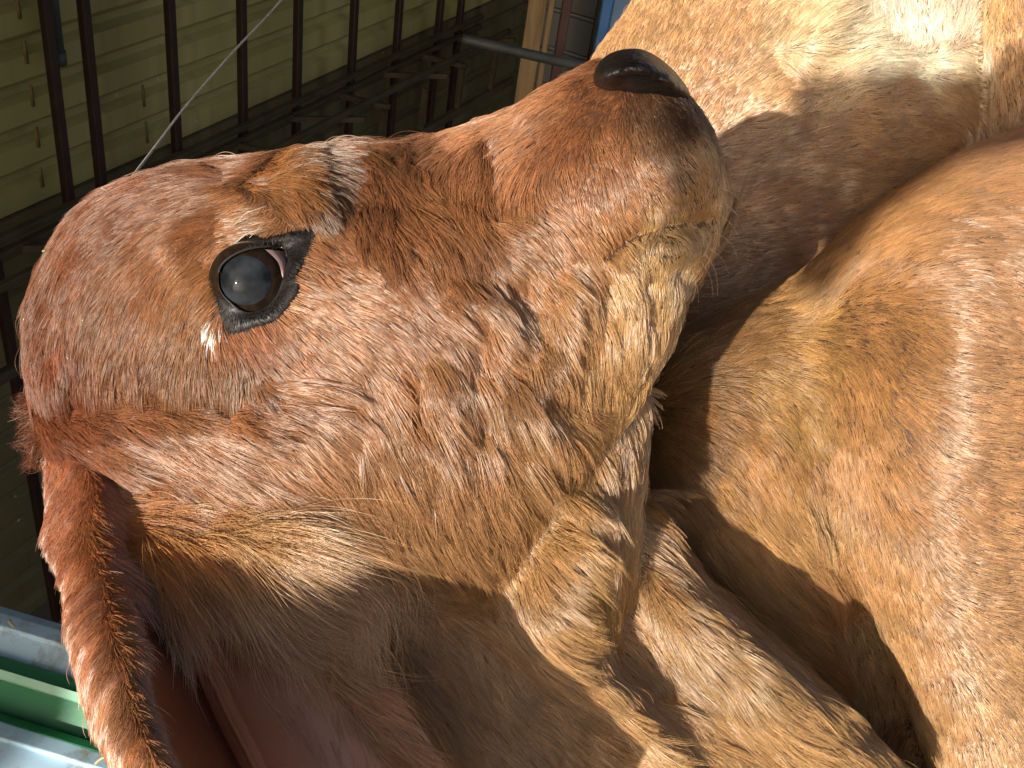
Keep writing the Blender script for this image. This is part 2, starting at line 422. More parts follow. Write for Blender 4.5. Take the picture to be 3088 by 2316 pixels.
def strokes(me, rows, dmin=0, dmax=9, gain=1.0):
    """rows: polyline (photo pixels), width, height in mm; raise or press the skin that faces the viewer's side"""
    V = get_v(me); N = get_n(me); q = to_px(V)
    vd = LOC - V; vd /= np.linalg.norm(vd, axis=1)[:, None]
    face = np.clip((N * vd).sum(1) * 2.5, 0, 1) * (q[:, 2] > dmin) * (q[:, 2] < dmax)
    H = np.zeros(len(V))
    for line, w, amp in rows:
        d = seg_dist(q[:, :2], catmull(line, 24) if len(line) > 2 else line)
        H += gain * amp * np.exp(-(d / w) ** 2)
    dirn = N * .6 + vd * .4
    set_v(me, V + dirn * (H * face * 1e-3)[:, None])
def relax(me, poly, it, dmin, dmax):
    V = get_v(me); q = to_px(V)
    m = in_poly(q[:, :2], poly) & (q[:, 2] > dmin) & (q[:, 2] < dmax)
    E = np.empty(len(me.edges) * 2, np.int32); me.edges.foreach_get('vertices', E); E = E.reshape(-1, 2)
    E = E[m[E[:, 0]] | m[E[:, 1]]]
    deg = np.zeros(len(V)); np.add.at(deg, E[:, 0], 1); np.add.at(deg, E[:, 1], 1)
    for _ in range(it):
        A = np.zeros_like(V); np.add.at(A, E[:, 0], V[E[:, 1]]); np.add.at(A, E[:, 1], V[E[:, 0]])
        V[m] = V[m] * .4 + .6 * A[m] / deg[m][:, None]
    set_v(me, V)
def in_poly(P, poly):
    x, y = P[:, 0], P[:, 1]; c = np.zeros(len(P), bool); poly = np.asarray(poly, float)
    j = len(poly) - 1
    for i in range(len(poly)):
        xi, yi = poly[i]; xj, yj = poly[j]
        c ^= ((yi > y) != (yj > y)) & (x < (xj - xi) * (y - yi) / (yj - yi + 1e-9) + xi); j = i
    return c
def bvh_of(me):
    V = get_v(me); T = tris_of(me)
    return BVHTree.FromPolygons(V.tolist(), T.tolist())
def hit(bvh, px, py, default=.42):
    d = Vector(C(px, py, 1.0) - LOC); d.normalize()
    p, n, i, t = bvh.ray_cast(Vector(LOC), d)
    if p is None: return C(px, py, default), np.array([0, 0, 1.0])
    return np.array(p), np.array(n)

HEAD = [
    (86, 1120, 100, 1240, .432, .012), (80, 985, 112, 1300, .430, .030), (104, 855, 165, 1380, .426, .045), (235, 634, 330, 1490, .420, .058), (455, 520, 580, 1620, .414, .066),
    (735, 474, 880, 1725, .410, .070), (980, 442, 1180, 1810, .408, .068), (1250, 424, 1480, 1800, .404, .060),
    (1420, 372, 1690, 1510, .402, .053), (1560, 316, 1880, 1260, .401, .047), (1690, 240, 2010, 1050, .400, .044),
    (1795, 184, 2075, 880, .400, .043), (1900, 168, 2140, 770, .400, .042), (2000, 200, 2180, 680, .400, .038),
    (2075, 290, 2196, 610, .400, .029), (2130, 370, 2190, 540, .400, .016), (2155, 430, 2180, 490, .400, .005)]
NECK = [
    (420, 1250, 1880, 1150, .47, .06), (500, 1450, 1905, 1400, .482, .068), (640, 1700, 1912, 1600, .492, .070), (820, 2000, 2020, 1860, .496, .072),
    (1000, 2300, 2330, 2100, .50, .072), (1200, 2600, 2700, 2400, .505, .072), (1400, 2900, 3000, 2700, .51, .07)]
THROAT = [
    (1500, 1100, 1935, 1180, .43, .03), (1450, 1350, 1938, 1330, .435, .05), (1330, 1600, 1925, 1540, .435, .058), (1330, 1750, 1905, 1720, .438, .060),
    (1420, 1880, 1865, 1870, .44, .060), (1560, 1990, 1870, 2010, .445, .055), (1750, 2120, 1960, 2120, .452, .05), (1900, 2260, 2080, 2260, .46, .045), (2060, 2450, 2230, 2430, .47, .04)]
NECK2 = [
    (1880, 1500, 1960, 1480, .49, .02), (1860, 1700, 2030, 1630, .485, .04), (1940, 1920, 2170, 1800, .48, .05), (2100, 2130, 2370, 1980, .48, .054),
    (2310, 2330, 2590, 2180, .485, .054), (2600, 2540, 2820, 2400, .49, .05)]
CHEST = [
    (2560, 720, 2800, 700, .70, .04), (2360, 860, 2760, 830, .67, .09), (2080, 1000, 2740, 1000, .655, .115), (1860, 1150, 2700, 1150, .65, .125), (1750, 1400, 2680, 1400, .645, .125), (1850, 1700, 2720, 1700, .645, .118),
    (2000, 2000, 2800, 2000, .65, .10), (2200, 2400, 2950, 2300, .66, .09)]
SHOULDER = [
    (2900, 455, 3300, 300, .70, .03), (2700, 580, 3560, 400, .68, .10), (2500, 740, 3700, 700, .665, .145), (2400, 900, 3760, 900, .66, .16), (2370, 1150, 3760, 1150, .655, .172),
    (2440, 1400, 3740, 1400, .65, .172), (2530, 1700, 3700, 1700, .645, .165), (2668, 2000, 3650, 2000, .635, .15), (2790, 2316, 3600, 2316, .63, .14), (2900, 2650, 3550, 2650, .62, .13)]
calf_me = sculpt([(HEAD, .9), (NECK, .85), (THROAT, 1), (NECK2, 1), (CHEST, .8), (SHOULDER, .66)], .0024, 5)
HEADST = [
    ([(560, 730), (640, 640), (760, 595), (880, 585), (960, 640)], 48, 4.5),          # brow
    ([(880, 490), (940, 520), (980, 580)], 70, 2.5), ([(1040, 580), (1045, 650), (1030, 720)], 70, -1.5),
    ([(700, 500), (800, 520)], 60, -3),
    ([(620, 780), (700, 760), (860, 740), (930, 700)], 40, -3),
    ([(1120, 560), (1400, 560)], 90, -3.5),
    ([(1490, 440), (1510, 560), (1500, 640)], 26, -4.5), ([(1730, 520)], 190, 7), ([(1640, 330), (1720, 280)], 50, 3),
    ([(1830, 765), (1900, 715), (1990, 690), (2110, 672), (2200, 655)], 24, -5.5),      # mouth
    ([(2030, 742)], 56, 8), ([(2070, 800), (2075, 830)], 40, -4), ([(2100, 470)], 110, 4),
    ([(1400, 900), (1490, 960), (1520, 1040)], 60, 4.5), ([(1560, 860), (1610, 960), (1630, 1010)], 48, -5),
    ([(1720, 880), (1690, 1000), (1640, 1120)], 60, 4.5), ([(1430, 990), (1460, 1080), (1530, 1110)], 40, -4.5),
    ([(1820, 860), (1850, 940)], 36, -4.5), ([(1900, 900), (1900, 1060)], 55, 4), ([(1960, 860), (1960, 960)], 30, -2),
    ([(1240, 1150), (1255, 1260)], 30, -4), ([(1440, 1210), (1455, 1285)], 28, -3.5), ([(1330, 1130), (1370, 1250)], 50, 3),
    ([(1560, 1180), (1640, 1290), (1700, 1330)], 55, 4), ([(1600, 1400), (1660, 1430)], 50, 3),
    ([(95, 1215), (250, 1222), (420, 1222), (560, 1216), (680, 1240)], 26, -5), ([(300, 1270), (600, 1270), (800, 1300)], 44, 3),
    ([(780, 1175), (900, 1165), (1060, 1180)], 14, 2.0), ([(780, 1205), (920, 1200), (1060, 1215)], 18, -2.0),
    ([(430, 1420), (620, 1480), (780, 1600)], 60, -4),
    ([(330, 560), (600, 490)], 30, 1.5), ([(160, 880), (150, 1050)], 22, -1.5), ([(120, 850), (110, 1050)], 20, 1.5),
]
relax(calf_me, [(350, 1480), (700, 1540), (1100, 1640), (1450, 1650), (1560, 1760), (1450, 1900), (1200, 1960), (900, 1920), (500, 1760), (350, 1620)], 160, .3, .5)
relax(calf_me, [(2050, 850), (2350, 700), (2700, 600), (2760, 1000), (2640, 1300), (2420, 1420), (2150, 1300)], 160, .44, .8)
strokes(calf_me, HEADST, .3, .47, 1.35)
strokes(calf_me, [
    ([(1480, 1860), (1600, 1990), (1750, 2110), (1900, 2240)], 40, -3), ([(1660, 1470), (1620, 1600), (1560, 1720), (1500, 1800)], 42, -7), ([(1930, 1480), (1890, 1660), (1860, 1800), (1870, 1960), (2000, 2090)], 30, -5),
    ([(1780, 1960), (1800, 2030)], 36, -3.5), ([(1760, 1580), (1720, 1700), (1700, 1820)], 80, 4), ([(1790, 1560), (1760, 1700), (1760, 1860)], 60, 3),
    ([(2000, 1800), (2200, 1980), (2420, 2160)], 60, 4), ([(2120, 1760), (2260, 1880), (2450, 2050)], 40, -5)], .38, .56)
strokes(calf_me, [
    ([(2445, 1330), (2500, 1500), (2535, 1680), (2620, 1850), (2700, 2020), (2780, 2280)], 44, -4.5), ([(2500, 1330), (2570, 1600), (2660, 1850), (2780, 2150)], 55, 5),
    ([(2420, 1250), (2460, 1380)], 35, -4), ([(2300, 1350), (2370, 1500), (2470, 1640)], 46, 5), ([(2200, 1500), (2350, 1650), (2500, 1800)], 40, 5),
    ([(2160, 1620), (2300, 1760), (2480, 1930)], 40, 5), ([(2250, 1580), (2420, 1740)], 26, -4), ([(2560, 1900), (2600, 2000), (2640, 2130)], 80, -10),
    ([(2660, 640), (2560, 720)], 26, -4), ([(2930, 900), (2970, 1300)], 170, 6)], .44, .75)
BG = [
    (2300, -700, 3300, -700, .90, .10), (2120, -400, 3200, -400, .88, .13), (1980, -150, 3100, -150, .87, .145), (1895, 30, 3060, 30, .865, .15), (1790, 180, 3040, 180, .86, .15), (1700, 400, 3040, 400, .86, .15),
    (1660, 700, 3060, 700, .865, .14), (1700, 1000, 3080, 1000, .87, .13), (1800, 1300, 3100, 1300, .88, .10)]
BGLEG = [(3000, -500, 3420, -500, .80, .08), (2975, -100, 3400, -100, .80, .085), (2945, 100, 3400, 100, .80, .085), (2960, 300, 3420, 300, .80, .085), (2990, 700, 3440, 700, .81, .08), (3020, 1100, 3460, 1100, .82, .07)]
bg_me = sculpt([(BG, .8), (BGLEG, .8)], .004, 4)
strokes(bg_me, [
    ([(2640, -60), (2600, 60), (2540, 160), (2480, 220)], 60, -7), ([(2750, -40), (2760, 100), (2800, 170)], 120, -16), ([(2560, -60), (2500, 80), (2440, 180)], 60, 6),
    ([(2600, 230), (2750, 190), (2900, 190)], 55, 9), ([(2330, 180), (2380, 240)], 30, -4), ([(2300, 330), (2500, 290), (2700, 240)], 60, 5),
    ([(2980, 240), (3010, 400), (3020, 600)], 26, -8), ([(2200, 520), (2500, 560)], 60, -5), ([(2300, 640), (2600, 620)], 60, 3), ([(2180, 780), (2500, 760)], 50, -4)], .5, .95)

uncarved = bvh_of(calf_me)
relax(calf_me, [(1350, 1560), (1950, 1420), (1950, 2150), (1700, 2150), (1350, 1900)], 25, .3, .5)
relax(calf_me, [(1850, 1450), (2150, 1600), (2250, 2050), (1950, 2200), (1830, 1900)], 40, .36, .56)
strokes(calf_me, [
    ([(1790, 1340), (1690, 1470), (1640, 1600), (1560, 1720)], 50, -4.5), ([(1900, 1480), (1870, 1640), (1840, 1800), (1860, 1950), (1980, 2090)], 46, -5),
    ([(1770, 1560), (1740, 1700), (1730, 1840)], 62, 5), ([(1770, 1930), (1810, 2040)], 44, -3), ([(1640, 1700), (1650, 1850), (1720, 1960)], 50, 3),
    ([(1700, 1560), (1780, 1590), (1850, 1570)], 24, -3), ([(1690, 1640), (1780, 1660)], 26, 2.5)], .3, .5)
# hollow of the eye socket
V_ = get_v(calf_me); q_ = to_px(V_)
SOCK = [(742, 742), (800, 732), (850, 726), (905, 712), (895, 770), (868, 840), (850, 890), (815, 930), (765, 955), (715, 950), (675, 915), (655, 850), (668, 795), (700, 760)]
in_ = in_poly(q_[:, :2], SOCK) & (q_[:, 2] < .43)
dc_ = np.hypot(q_[:, 0] - 755, (q_[:, 1] - 848)) / 115
V_[in_] -= (LOC - V_[in_]) / np.linalg.norm(LOC - V_[in_], axis=1)[:, None] * (.016 * np.clip(1.6 - dc_[in_], .35, 1))[:, None]
set_v(calf_me, V_)
# ------------------------------------------------------------------ fur
def hair_mat(name, gloss=.17, ru=.075, tint=(1, .92, .82)):
    m = bpy.data.materials.new(name); m.use_nodes = True
    n = m.node_tree.nodes; l = m.node_tree.links
    n.clear()
    out = n.new('ShaderNodeOutputMaterial'); d = n.new('ShaderNodeBsdfDiffuse'); h = n.new('ShaderNodeBsdfHair')
    h.component = 'Reflection'; h.inputs['RoughnessU'].default_value = ru; h.inputs['RoughnessV'].default_value = .7
    h.inputs['Offset'].default_value = -.05; h.inputs['Color'].default_value = (*tint, 1)
    a = n.new('ShaderNodeAttribute'); a.attribute_type = 'GEOMETRY'; a.attribute_name = 'hair_colour'
    mx = n.new('ShaderNodeMixShader'); mx.inputs[0].default_value = gloss
    sa = n.new('ShaderNodeAttribute'); sa.attribute_type = 'GEOMETRY'; sa.attribute_name = 'sheen'
    mu = n.new('ShaderNodeMath'); mu.operation = 'MULTIPLY'; mu.inputs[1].default_value = gloss
    l.new(sa.outputs['Fac'], mu.inputs[0]); l.new(mu.outputs[0], mx.inputs[0])
    l.new(a.outputs['Color'], d.inputs['Color']); l.new(d.outputs[0], mx.inputs[1]); l.new(h.outputs[0], mx.inputs[2])
    l.new(mx.outputs[0], out.inputs['Surface'])
    return m
fur_m = hair_mat('fur')
black_m = hair_mat('black_hair', .04, .15)

def interp(P, guides, names, pw=3.0):
    """inverse distance blend of guide values; P and guides in (px, py, depth*scale)"""
    G = np.array([g[0] for g in guides]); Vv = np.array([g[1] for g in guides], float)
    out = np.empty((len(P), Vv.shape[1]))
    for i in range(0, len(P), 40000):
        d2 = ((P[i:i + 40000, None, :] - G[None]) ** 2).sum(2)
        w = 1 / (d2 + 45 ** 2) ** pw
        w /= w.sum(1)[:, None]
        out[i:i + 40000] = w @ Vv
    return out

LOCKA, LOCKL = .055, .055
def make_fur(name, parent, base, me, guides, count, npts=6, clump_n=9, clump=.9, rad=1.0e-4, density=None, face_min=-.15, margin=1000, dz=3000., wander=.16, seed=1, mat=None, gain=(.88, .92, .79), lenvar=.3, curl=.10, lift_k=.6, spots=(), sheen=None, radf=None):
    """guides: (px, py, dirx, diry, length mm, lift, r, g, b)"""
    r = np.random.default_rng(seed)
    V = get_v(me); T = tris_of(me); N = get_n(me)
    bvh = BVHTree.FromPolygons(V.tolist(), T.tolist())
    G = []
    for g in guides:
        p, n = hit(bvh, g[0], g[1])
        dd = to_px(p)[2] if len(g) < 10 else g[9]
        G.append(((g[0], g[1], dd * dz), [g[2] / math.hypot(g[2], g[3]), g[3] / math.hypot(g[2], g[3]), g[4], g[5], *srgb(*g[6:9])]))
    a, b, c = V[T[:, 0]], V[T[:, 1]], V[T[:, 2]]
    cr = np.cross(b - a, c - a); A = np.linalg.norm(cr, axis=1) / 2; fn = cr / (2 * A[:, None] + 1e-20)
    cen = (a + b + c) / 3; q = to_px(cen)
    vd = LOC - cen; vd /= np.linalg.norm(vd, axis=1)[:, None]
    w = A * ((fn * vd).sum(1) > face_min) * (q[:, 0] > -margin) * (q[:, 0] < 3088 + margin) * (q[:, 1] > -margin) * (q[:, 1] < 2316 + margin)
    out_ = (q[:, 0] < -150) | (q[:, 0] > 3238) | (q[:, 1] < -150) | (q[:, 1] > 2466)
    w = np.where(out_, .25, 1) * w / q[:, 2] ** 1.4
    if density is not None: w = w * density(q)
    ti = r.choice(len(T), count, p=w / w.sum())
    u = r.random((count, 2)); fl = u.sum(1) > 1; u[fl] = 1 - u[fl]
    w0 = 1 - u.sum(1)
    root = a[ti] * w0[:, None] + b[ti] * u[:, :1] + c[ti] * u[:, 1:]
    n = N[T[ti, 0]] * w0[:, None] + N[T[ti, 1]] * u[:, :1] + N[T[ti, 2]] * u[:, 1:]
    n /= np.linalg.norm(n, axis=1)[:, None]
    qp = to_px(root); qq = qp * [1, 1, dz]
    I = interp(qq, G, None)
    dxy = I[:, :2]; Ln = I[:, 2] * 1e-3; lift = I[:, 3]; col = I[:, 4:7]
    right, up = R[:, 0], R[:, 1]
    n1, n2, n3 = Noise(.05, seed=seed * 10 + 1), Noise(.012, seed=seed * 10 + 2), Noise(.004, seed=seed * 10 + 3)
    lk = None
    if clump_n:
        m_ = max(10, count // clump_n); gi0 = r.choice(count, m_, replace=False); kd0 = KDTree(m_)
        for k, i in enumerate(gi0): kd0.insert(root[i], k)
        kd0.balance(); lk = np.array([kd0.find(p)[1] for p in root.tolist()])
    ang = wander * (.45 * n1(root) + .5 * n2(root) + .5 * n3(root)) + r.normal(0, .05, count) + (0 if lk is None else r.normal(0, LOCKA, len(gi0))[lk])
    ca, sa = np.cos(ang), np.sin(ang)
    dx = dxy[:, 0] * ca - dxy[:, 1] * sa; dy = dxy[:, 0] * sa + dxy[:, 1] * ca
    t = dx[:, None] * right - dy[:, None] * up
    t -= (t * n).sum(1)[:, None] * n
    t /= np.linalg.norm(t, axis=1)[:, None] + 1e-9
    side = np.cross(n, t)
    Ln = Ln * (1 + r.normal(0, lenvar, count).clip(-.7, .9)) * (1 + .2 * n2(root + 3.1))
    lift = lift_k * lift * (1 + .12 * n2(root + 7.7) + .3 * n3(root + 1.7)) * (1 + .15 * r.normal(size=count)) + (0 if lk is None else np.abs(r.normal(0, LOCKL, len(gi0)))[lk]) + np.abs(r.normal(0, .03, count))
    for sx, sy, rx_, ry_, c_ in spots:
        k_ = ((qp[:, 0] - sx) / rx_) ** 2 + ((qp[:, 1] - sy) / ry_) ** 2 + .35 * n3(root) < 1
        col[k_] = np.array(srgb(*c_)) * 1.3; Ln[k_] *= .5
    stray = r.random(count) < .0012
    lift = np.where(stray, lift + r.uniform(.15, .45, count), lift); Ln = np.where(stray, Ln * 1.25, Ln)
    s = np.linspace(0, 1, npts)[None, :, None]
    cv = (curl * (n2(root + 11) + .5 * r.normal(size=count)))[:, None, None]
    P = root[:, None] + t[:, None] * (Ln[:, None, None] * s) + n[:, None] * ((Ln * lift)[:, None, None] * (1.9 * s - 1.45 * s ** 2)) + side[:, None] * (Ln[:, None, None] * cv * .5 * s ** 2)
    tone = np.zeros(count)
    if clump_n:
        # pull the tips towards the strand of a neighbouring hair, so the coat breaks into locks
        for lev, (cn, amt) in enumerate(((clump_n, clump), (clump_n * 6, clump * .42))):
            if lev == 0: near = gi0[lk]
            else:
                m = max(10, count // cn); gi = r.choice(count, m, replace=False)
                kd = KDTree(m)
                for k, i in enumerate(gi): kd.insert(root[i], k)
                kd.balance()
                near = np.array([gi[kd.find(p)[1]] for p in root.tolist()])
            tone += r.normal(0, .10 if lev == 0 else .06, count)[near]
            off = root - root[near]
            rr = np.linalg.norm(off, axis=1)
            pull = (amt * np.clip(1.3 - rr / .006, 0, 1) * r.uniform(.6, 1, count))[:, None, None] * s ** 1.3
            tgt = P[near] + off[:, None] * (.35 if lev == 0 else .55)
            P = P * (1 - pull) + tgt * pull
    col = col * np.exp(r.normal(0, .13, count) + tone + .05 * n1(root + 5) + .07 * n2(root + 2))[:, None]
    lum = col.mean(1)[:, None]
    col = np.clip((col * .88 + lum * .12) * list(gain) * np.exp(r.normal(0, .03, (count, 3))), .004, .92)
    hc = bpy.data.hair_curves.new(name)
    hc.add_curves([npts] * count)
    hc.position_data.foreach_set('vector', (P - base).astype(np.float32).ravel())
    ra = hc.attributes.new('radius', 'FLOAT', 'POINT')
    prof = np.array([1.0] + [1 - .82 * (i / (npts - 1)) ** 1.6 for i in range(1, npts)])
    ra.data.foreach_set('value', ((rad if radf is None else rad * radf(qp)[:, None]) * r.uniform(.7, 1.25, (count, 1)) * prof[None]).astype(np.float32).ravel())
    ca_ = hc.attributes.new('hair_colour', 'FLOAT_COLOR', 'CURVE')
    ca_.data.foreach_set('color', np.concatenate([col, np.ones((count, 1))], 1).astype(np.float32).ravel())
    sh_ = hc.attributes.new('sheen', 'FLOAT', 'CURVE')
    sh_.data.foreach_set('value', ((np.ones(count) if sheen is None else sheen(qp)) * r.uniform(.4, 1.6, count)).astype(np.float32))
    o = link(name, hc, parent, mat or fur_m)
    return o
def guides_of(txt):
    out = []
    for ln in txt.strip().splitlines():
        ln = ln.split('#')[0].split()
        if ln: out.append([float(v) for v in ln])
    return out
def shift(me, base):
    set_v(me, get_v(me) - base)

